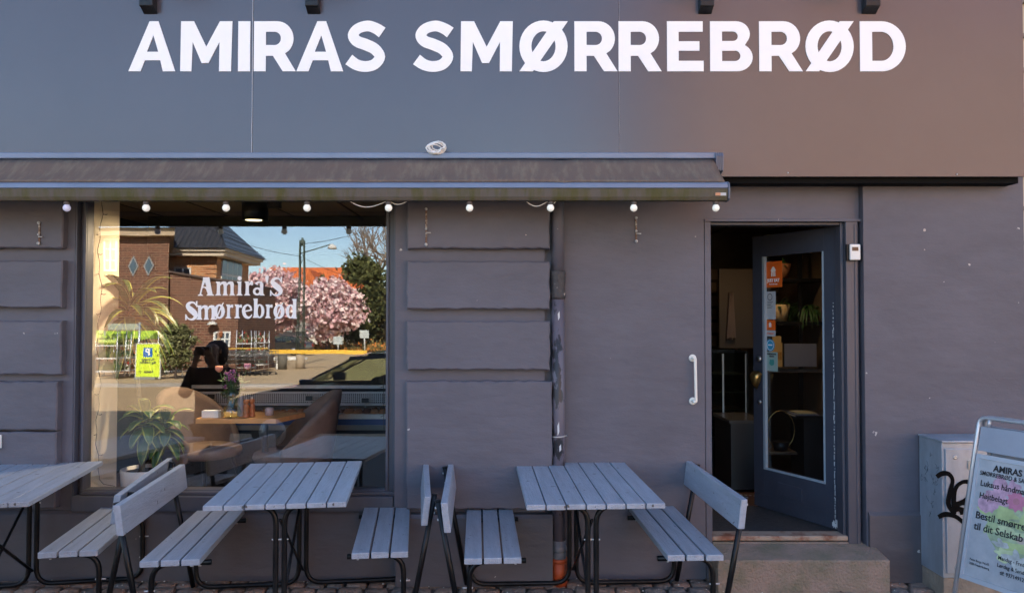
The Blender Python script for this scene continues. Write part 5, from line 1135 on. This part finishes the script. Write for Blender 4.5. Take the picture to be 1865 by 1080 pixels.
# green canopies over the plant stalls
for i, (pa, pc, yy_) in enumerate(((150, 238, -22.6), (236, 292, -23.6))):
    x0, x1 = rx(pa, yy_), rx(pc, yy_); t = thing('market_canopy', ('large lime green canopy over the fruit shelf, leftmost in the reflection', 'smaller lime green canopy behind the parking sign')[i], 'canopy', ((x0 + x1) / 2, yy_, 0), 0, 'lime green canopies'); w2 = (x1 - x0) / 2; z0, z1 = rz(617, yy_), rz(602, yy_)
    b = MB(); b.add([(-w2, 1, z0), (0, 1, z0 - .12), (w2, 1, z0), (w2 * .9, -1, z0), (-w2 * .9, -1, z0), (-w2 * .9, 0, z1), (w2 * .9, 0, z1)], [(0, 1, 6, 5), (1, 2, 6), (2, 3, 6), (3, 4, 5, 6), (4, 0, 5)]); o = b.build('cloth', mat('lime_cloth', (.38, .55, .05), .7), t); o.modifiers.new('s', 'SOLIDIFY').thickness = .01
    b = MB()
    for sx in (-.85, .85): b.tube([(w2 * sx, .9, 0), (w2 * sx, .9, z0 + .05)], .025, 6); b.tube([(w2 * sx, -.9, 0), (w2 * sx, -.9, z0 + .05)], .025, 6)
    build_each(b, 'post', ALU, t)
sb = thing('street_sign', 'narrow grey hanging sign above the lime canopies', 'sign', (rx(253, -21.9), -21.9, 0)); z1 = rz(587, -21.9)
b = MB(); b.tube([(0, 0, 0), (0, 0, z1)], .04, 8); b.build('post', ALU, sb); b = MB(); b.box(rx(196, -21.9) - sb.location.x, -.04, -.015, .015, z1 - .26, z1 - .05); b.build('plate', mat('plate_grey', (.35, .36, .30), .5), sb)
# plant stalls
def stall(label, px0, px1, y, seed, fruit=False):
    x0, x1 = rx(px0, y), rx(px1, y); t = thing('plant_trolley', label, 'plant trolley', ((x0 + x1) / 2, y, 0), 0, 'plant trolleys on the far pavement'); w2 = (x1 - x0) / 2; rn = random.Random(seed)
    b = MB()
    for sx in (-1, 1):
        for sy in (-.3, .3): b.tube([(w2 * sx, sy, .08), (w2 * sx, sy, 1.7)], .02, 6)
    b.build('frame', ALU, t)
    for z in (.25, .7, 1.15): b = MB(); b.box(-w2, w2, -.3, .3, z, z + .04); b.build('shelf', JAMB, t)
    b = MB(); 
    for z in (.29, .74, 1.19):
        for i in range(int(w2 * 700)):
            v = Vector((rn.uniform(-w2, w2), rn.uniform(-.3, .3), z + abs(rn.gauss(0, .12)))); a = rn.uniform(0, 6.28); b.cur = rn.choice([0, 0, 0, 1, 2, 3] if not fruit else [0, 0, 1])
            b.add([v, v + Vector((.07 * math.cos(a), .07 * math.sin(a), .02)), v + Vector((.01, 0, .09))], [(0, 1, 2)])
    b.build('flowers', [OLV[0], OLV[1], mat('flower_white', (.75, .72, .65), .8), mat('flower_red', (.55, .04, .03), .8)], t)
    if fruit:
        b = MB()
        for i in range(16): b.lathe((-w2 * .6 + (i % 8) * w2 * .17, .2 - (i // 8) * .15, 1.30), [(.01, -.1), (.09, -.05), (.11, 0), (.09, .06), (.01, .1)], 10)
        b.build('cabbages', mat('cabbage', (.45, .55, .12), .5), t)
stall('plant trolley with pale green cabbages under the large canopy', 182, 222, -21.8, 1, True)
stall('plant trolley with flowers between canopy and parking sign', 226, 246, -22.4, 2)
stall('plant trolley with green plants right of the olive tree', 296, 340, -22.0, 3)
stall('plant trolley with red and white flowers in front of the brick annex', 436, 462, -24.8, 4)
stall('plant trolley with flowers left of the pink cherry trees', 468, 486, -27.5, 5)
# shopping trolleys nested in a row
def cart(label, x, y):
    t = thing('shopping_trolley', label, 'shopping trolley', (x, y, 0), R(10), 'nested shopping trolleys'); b = MB()
    for z in (.45, .6, .75, .9): b.tube([(-.25, -.4, z), (.25, -.4, z), (.27, .4, z), (-.27, .4, z), (-.25, -.4, z)], .008, 4)
    for i in range(7): x_ = -.25 + i * .083; b.tube([(x_, -.4, .45), (x_, -.4, .9)], .006, 4); b.tube([(x_, .4, .45), (x_, .4, .9)], .006, 4)
    for i in range(8): y_ = -.4 + i * .114; b.tube([(-.26, y_, .45), (-.26, y_, .9)], .006, 4); b.tube([(.26, y_, .45), (.26, y_, .9)], .006, 4)
    b.build('basket', mat('cart_metal', (.14, .14, .14), .4, metal=.5), t); b = MB(); b.tube([(-.27, .42, 1.0), (.27, .42, 1.0)], .02, 6); b.build('handle', mat('handle_yellow', (.7, .45, .05), .5), t)
    b = MB(); b.tube([(-.22, -.35, .12), (.22, -.35, .12), (.22, .35, .12), (-.22, .35, .12), (-.22, -.35, .12)], .014, 4)
    for sx in (-.22, .22):
        for sy in (-.35, .35): b.lathe((sx, sy, .05), [(.05, -.01), (.05, .01)], 10, axis=0)
    b.build('chassis', BLACK, t); return t
c0 = cart('shopping trolley at the left end of the nested row on the far pavement', rx(398, -24.2), -24.2)
for k in range(1, 9): dup(c0, None, (rx(398 + k * 11, -24.2), -24.2, 0), R(10), 'one of the nested grey shopping trolleys in the middle of the row' if k < 8 else 'shopping trolley at the right end of the nested row')
# yellow-topped barrier with concrete posts
YY = -30
b = MB(); x0, x1 = rx(452, YY), rx(668, YY); b.box(x0, x1, -.05 + YY, .05 + YY, rz(645, YY), rz(638, YY))
tag(b.build('yellow_beam', mat('yellow_paint', (.85, .52, .06), .5)), 'long yellow barrier beam on short posts across the street', 'barrier')
for i, px in enumerate((515, 548)):
    b = MB(); x = rx(px, YY + 1); b.tube([(x, YY + 1, 0), (x, YY + 1, rz(647, YY + 1))], .2, 14)
    tag(b.build('bollard', mat('bollard_%d' % i, ((.12, .11, .09), (.35, .28, .20))[i], .8)), ('dark round bollard below the yellow beam', 'pale round bollard below the yellow beam')[i], 'bollard')
b = MB(); x0, x1 = rx(500, YY + .6), rx(560, YY + .6); b.box(x0, x1, YY + .5, YY + .7, rz(655, YY), rz(650, YY)); 
for x in (x0 + .1, x1 - .2): b.box(x, x + .1, YY + .52, YY + .68, 0, rz(655, YY) - .001)
tag(b.build('white_bench', WHITE), 'low white bench board between the bollards', 'bench')
for i, (px, pt_, lab) in enumerate(((615, 616, 'small white blue street sign on a post before the white wall'), (664, 604, 'small sign on a white post at the right of the white wall'))):
    yv = -52; t = thing('road_sign', lab, 'sign', (rx(px, yv), yv, 0)); z = rz(pt_, yv); b = MB(); b.tube([(0, 0, 0), (0, 0, z)], .05, 6); b.build('post', JAMB, t); b = MB(); b.box(-.35, .35, .03, .06, z - .5, z + .1); b.build('plate', mat('plate_pale', (.45, .5, .5), .5), t)

# cars
def car(label, loc, rot, paint, H=1.40):
    t = thing('parked_car', label, 'car', loc, rot)
    prof = [(-2.15, .30), (-2.17, .55), (-2.08, .72), (-1.75, .82), (-1.10, .93), (-1.02, .94), (-.35, H - .10), (-.05, H - .03), (.6, H), (1.2, H - .03), (1.60, H - .12), (2.0, .98), (2.12, .90), (2.15, .5), (2.1, .28)]
    xs_ = [p[0] for p in prof]; hw = .88
    b = MB(); b.smooth = True; n = len(prof); cols = []
    for s_, sc in ((-1, 0), (-1, 1), (1, 1), (1, 0)): pass
    belt = .92
    def yat(z): return hw - (.05 if z < .4 else 0) - max(0, z - belt) * .42
    L_ = [(p[0], -yat(p[1]), p[1]) for p in prof]; Rr = [(p[0], yat(p[1]), p[1]) for p in prof]; C_ = [(p[0], 0, p[1] + (.03 if 3 < i < 12 else .0)) for i, p in enumerate(prof)]
    LM = [(p[0], -yat(p[1]) * .55, p[1] + (.022 if 3 < i < 12 else .0)) for i, p in enumerate(prof)]; RM = [(p[0], yat(p[1]) * .55, p[1] + (.022 if 3 < i < 12 else 0)) for i, p in enumerate(prof)]
    b.add(L_ + LM + C_ + RM + Rr, [(r_ * n + i, r_ * n + i + 1, (r_ + 1) * n + i + 1, (r_ + 1) * n + i) for r_ in range(4) for i in range(n - 1) if not (i in (5, 10))])
    # sides, with the glass zone left open above the belt line
    for sg_ in (-1, 1):
        low = [(p[0], sg_ * yat(min(p[1], belt)), min(p[1], belt)) for p in prof]; base = [(p[0], sg_ * (hw - .05), .28) for p in prof]
        b.add(low + base, [(i, i + 1, n + i + 1, n + i) for i in range(n - 1)])
        yy = lambda z: sg_ * (yat(z) + .002)
        for (xa, za, xb, zb4, wd) in ((-1.08, .93, -.32, H - .10, .06), (.42, .92, .36, H - .04, .07), (1.25, .92, 1.22, H - .06, .07), (1.95, .96, 1.60, H - .13, .10), (-.34, H - .07, .6, H - .015, .03), (.6, H - .015, 1.6, H - .10, .03)):
            dx = wd if abs(xb - xa) < .8 and abs(zb4 - za) > .2 else 0; dz = 0 if dx else -.05
            b.add([(xa, yy(za), za), (xa + dx, yy(za + dz), za + dz), (xb + dx, yy(zb4 + dz), zb4 + dz), (xb, yy(zb4), zb4)], [(0, 1, 2, 3)])
    b.build('body', paint, t)
    CG = glass('car_glass', .10, (.72, .80, .66))
    def gl(nm, v): b = MB(); b.add(v, [tuple(range(len(v)))]); return b.build(nm, CG, t)
    gl('windscreen', [(-1.02, -yat(.94), .94), (-1.02, yat(.94), .94), (-.35, yat(H - .1), H - .1), (-.35, -yat(H - .1), H - .1)])
    gl('rear_window', [(1.60, -yat(H - .12), H - .12), (1.60, yat(H - .12), H - .12), (2.0, yat(.98), .98), (2.0, -yat(.98), .98)])
    for sg_ in (-1, 1):
        for (a, c, d, e) in ((-.98, .42, .38, -.30), (.50, 1.25, 1.23, .46), (1.34, 1.92, 1.6, 1.30)):
            gl('side_window', [(a, sg_ * yat(.93), .93), (c, sg_ * yat(.93), .93), (d, sg_ * yat(H - .09), H - .09), (e, sg_ * yat(H - .09), H - .09)])
        b = MB(); b.box(-.95, -.75, *sorted((sg_ * (hw + .02), sg_ * (hw + .18))), .92, 1.05); b.build('mirror', paint, t, bevel=.02)
    for x in (-1.35, 1.35):
        for sg_ in (-1, 1):
            b = MB(); b.lathe((x, sg_ * .80, .31), [(.20, -.10), (.30, -.10), (.31, -.06), (.31, .06), (.30, .10), (.2, .10)], 24, axis=1); wo = b.build('wheel', mat('tyre', (.02, .02, .02), .8), t)
            b = MB(); b.lathe((x, sg_ * .80, .31), [(.19, sg_ * .101), (.19, sg_ * .108), (.05, sg_ * .11), (.01, sg_ * .112)], 16, axis=1); b.build('rim', ALU, wo)
    for sg_ in (-1, 1):
        b = MB(); b.box(-2.13, -1.95, *sorted((sg_ * .55, sg_ * .84)), .60, .72); b.build('headlight', mat('lamp_glass', (.6, .6, .6), .1), t, bevel=.03)
        b = MB(); b.box(2.08, 2.155, *sorted((sg_ * .60, sg_ * .84)), .6, .85); b.build('tail_light', mat('tail_red', (.4, .01, .01), .3), t)
    for (x, r_) in ((-.05, 0), (1.0, 0)):
        for y in (-.38, .38): b = MB(); b.box(x, x + .12, y - .2, y + .2, .55, 1.05); b.box(x - .45, x, y - .2, y + .2, .45, .58); b.build('seat', mat('seat_dark', (.02, .02, .02), .8), t, bevel=.04)
    b = MB(); b.box(-1.0, -.8, -.7, .7, .6, .90); b.build('dashboard', BLACK, t); return t
CARB = mat('car_blue', (.05, .075, .11), .22, metal=.5, coat=1)
car('blue-grey car parked at the kerb behind the camera, reflected in the window', (rx(545, -5.6) + 1.02, -6.42, -.10), 0, CARB, 1.42)
car('dark car parked far away under the pink cherry tree', (rx(512, -50), -50, 0), R(8), mat('car_black', (.02, .022, .025), .25, coat=1), 1.45)

# ------------------------------------------------------------ people
def skin_mesh(name, pts, edges, m, parent, sub=2):
    me = bpy.data.meshes.new(name); me.from_pydata([p[0] for p in pts], edges, []); o = bpy.data.objects.new(name, me); COL.objects.link(o); o.parent = parent; me.materials.append(m)
    md = o.modifiers.new('skin', 'SKIN'); md.use_smooth_shade = True
    for i, p in enumerate(pts): me.skin_vertices[0].data[i].radius = p[1] if isinstance(p[1], tuple) else (p[1], p[1])
    me.skin_vertices[0].data[0].use_root = True
    sb = o.modifiers.new('sub', 'SUBSURF'); sb.levels = sub; sb.render_levels = sub; return o
def person(label, loc, rot, h, coat, legs, hairc, camera=False, hood=False):
    t = thing('person', label, 'person', loc, rot); k = h / 1.7
    V = []; Ed = []
    def a(p, r, prev=None): V.append(((p[0] * k, p[1] * k, p[2] * k), (r[0] * k, r[1] * k) if isinstance(r, tuple) else r * k)); i = len(V) - 1; (Ed.append((prev, i)) if prev is not None else None); return i
    pel = a((0, 0, .92), (.13, .10)); wst = a((0, 0, 1.06), (.115, .09), pel); chs = a((0, .0, 1.25), (.14, .10), wst); nk0 = a((0, -.005, 1.40), (.07, .06), chs); nk = a((0, .01, 1.46), .048, nk0)
    jaw = a((0, .02, 1.52), (.058, .066), nk); hd = a((0, .012, 1.60), (.072, .088), jaw); crown = a((0, .0, 1.665), (.055, .065), hd)
    SH = {}
    for s in (-1, 1):
        hip = a((.09 * s, 0, .86), .085, pel); kn = a((.10 * s, .02, .48), .055, hip); an = a((.10 * s, -.02, .09), .036, kn); toe = a((.11 * s, .12, .04), (.04, .03), an)
        sh_ = a((.17 * s, 0, 1.37), .055, chs)
        if camera: el_ = a((.24 * s, .10, 1.16), .042, sh_); wr_ = a((.09 * s, .20, 1.50), .028, el_); pd = (-.3 * s, .5, .5)
        else: el_ = a((.24 * s, -.02, 1.10), .042, sh_); wr_ = a((.22 * s, .10, .88), .028, el_); pd = (0, .3, -.9)
        d = Vector(pd).normalized(); W = Vector([c / k for c in V[wr_][0]]); pm_ = W + d * .05; pi_ = a(pm_, (.030, .018), wr_)
        side = d.cross(Vector((0, 1, 0)) if abs(d.y) < .8 else Vector((1, 0, 0))).normalized()
        for f in range(4):
            b0 = W + d * .085 + side * (f - 1.5) * .019; ln = (.055, .066, .062, .048)[f]; i1 = a(b0, .0095, pi_); i2 = a(b0 + d * ln * .55 + Vector((0, .008, 0)), .008, i1); a(b0 + d * ln + Vector((0, .02, 0)), .0068, i2)
        b0 = W + d * .03 + side * -.035; i1 = a(b0, .010, pi_); a(b0 + (d + side * -.7).normalized() * .045, .008, i1)
    SK = mat('skin', (.30, .18, .13), .55); skin_mesh('body', V, Ed, SK, t)
    # coat
    V = []; Ed = []
    pel = a((0, 0, .80), (.20, .155)); w1 = a((0, 0, .95), (.185, .145), pel); w2 = a((0, 0, 1.12), (.17, .13), w1); w3 = a((0, 0, 1.28), (.185, .14), w2); a((0, 0, 1.42), (.085, .075), w3)
    for s in (-1, 1):
        sh_ = a((.185 * s, 0, 1.36), .082, w3)
        if camera: el_ = a((.25 * s, .10, 1.15), .064, sh_); a((.105 * s, .19, 1.45), .048, el_)
        else: el_ = a((.25 * s, -.02, 1.10), .064, sh_); a((.225 * s, .09, .90), .05, el_)
    skin_mesh('coat', V, Ed, coat, t)
    V = []; Ed = []; pel = a((0, 0, .88), (.145, .12))
    for s in (-1, 1): hip = a((.09 * s, 0, .80), .098, pel); kn = a((.10 * s, .02, .48), .07, hip); a((.10 * s, -.02, .12), .055, kn)
    skin_mesh('trousers', V, Ed, legs, t)
    for s in (-1, 1):
        V = []; Ed = []; i = a((.10 * s, -.05, .05), (.045, .045)); i = a((.105 * s, .05, .045), (.05, .04), i); a((.11 * s, .14, .035), (.042, .03), i); skin_mesh('shoe', V, Ed, mat('shoe_dark', (.03, .025, .02), .5), t, 1)
    V = []; Ed = []; i = a((0, -.02, 1.675), (.105, .095)); j = a((0, -.06, 1.62), (.13, .09), i); l = a((0, -.075, 1.52), (.135, .075), j); a((0, -.08, 1.43), (.11, .05), l)
    if hood: m2 = a((.0, -.13, 1.60), (.07, .07), j); a((0, -.20, 1.58), (.05, .05), m2)
    skin_mesh('hair', V, Ed, hairc, t)
    b = MB(); hx = .012
    for s in (-1, 1): b.lathe((.028 * s * k, (.098) * k, 1.605 * k), [(.002, -.006), (.010 * k, 0), (.002, .006)], 8, axis=1)
    build_each(b, 'eye', mat('eye_dark', (.03, .02, .02), .3), t)
    b = MB(); b.smooth = True; b.add([(0, .10 * k, 1.61 * k), (-.012 * k, .098 * k, 1.565 * k), (.012 * k, .098 * k, 1.565 * k), (0, .122 * k, 1.57 * k)], [(0, 1, 3), (0, 3, 2), (1, 2, 3)]); b.build('nose', SK, t)
    b = MB(); b.tube([(-.022 * k, .088 * k, 1.538 * k), (0, .096 * k, 1.540 * k), (.022 * k, .088 * k, 1.538 * k)], .005 * k, 6); b.build('mouth', mat('lips', (.35, .12, .10), .5), t)
    for s in (-1, 1): b = MB(); b.lathe((.076 * s * k, .0, 1.585 * k), [(.006, -.02), (.012, 0), (.006, .02)], 8); b.build('ear', SK, t)
    return t
DK = mat('dark_coat', (.035, .03, .032), .9)
pp = RF(388, 665, -1.62)
person('photographing person in a dark coat, a dark silhouette mirrored in the shop window', (pp.x, -1.62, 0), R(0), 1.52, DK, mat('dark_jeans', (.02, .025, .04), .9), mat('hair_dark', (.015, .01, .008), .7), True, True)
cm = thing('photo_camera', 'small black camera held up by the person in the dark coat', 'camera', (pp.x, -1.62 + .21, 1.415))
b = MB(); b.box(-.065, .065, -.03, .03, -.03, .05); b.build('camera_body', BLACK, cm, bevel=.008); b = MB(); b.lathe((0, .03, .01), [(.03, 0), (.03, .05), (.025, .052), (.01, .045)], 18, axis=1); b.build('lens', BLACK, cm)
person('person in a light brown fur coat walking by the brick annex', (rx(395, -24.6), -24.8, 0), R(70), 1.68, mat('fur_coat', (.42, .30, .18), .95, var=.4, vscale=30), mat('dark_jeans', (.02, .025, .04), .9), mat('hair_ginger', (.30, .10, .03), .7))

# neighbour house behind the right corner
nb2 = thing('neighbour_house', 'pale banded house front just showing past the right corner', 'house', (9.5, 1.2, 0))
b = MB(); b.box(-5.8, 6, 0, 7, -.1, 9); b.build('wall', mat('pale_render', (.50, .44, .33), .8), nb2)
b = MB()
for k in range(16): b.box(-5.82, 6, -.04, -.001, .3 + k * .28, .33 + k * .28)
b.build('banding', mat('band_dark', (.2, .17, .13), .8), nb2)
b = MB(); b.prism([(-.4, 9.0), (7.4, 9.0), (3.5, 11.5)], 0, -5.9, 6.2); b.build('roof', mat('roof_slate', (.10, .06, .05), .7, var=.3, vscale=5), nb2)
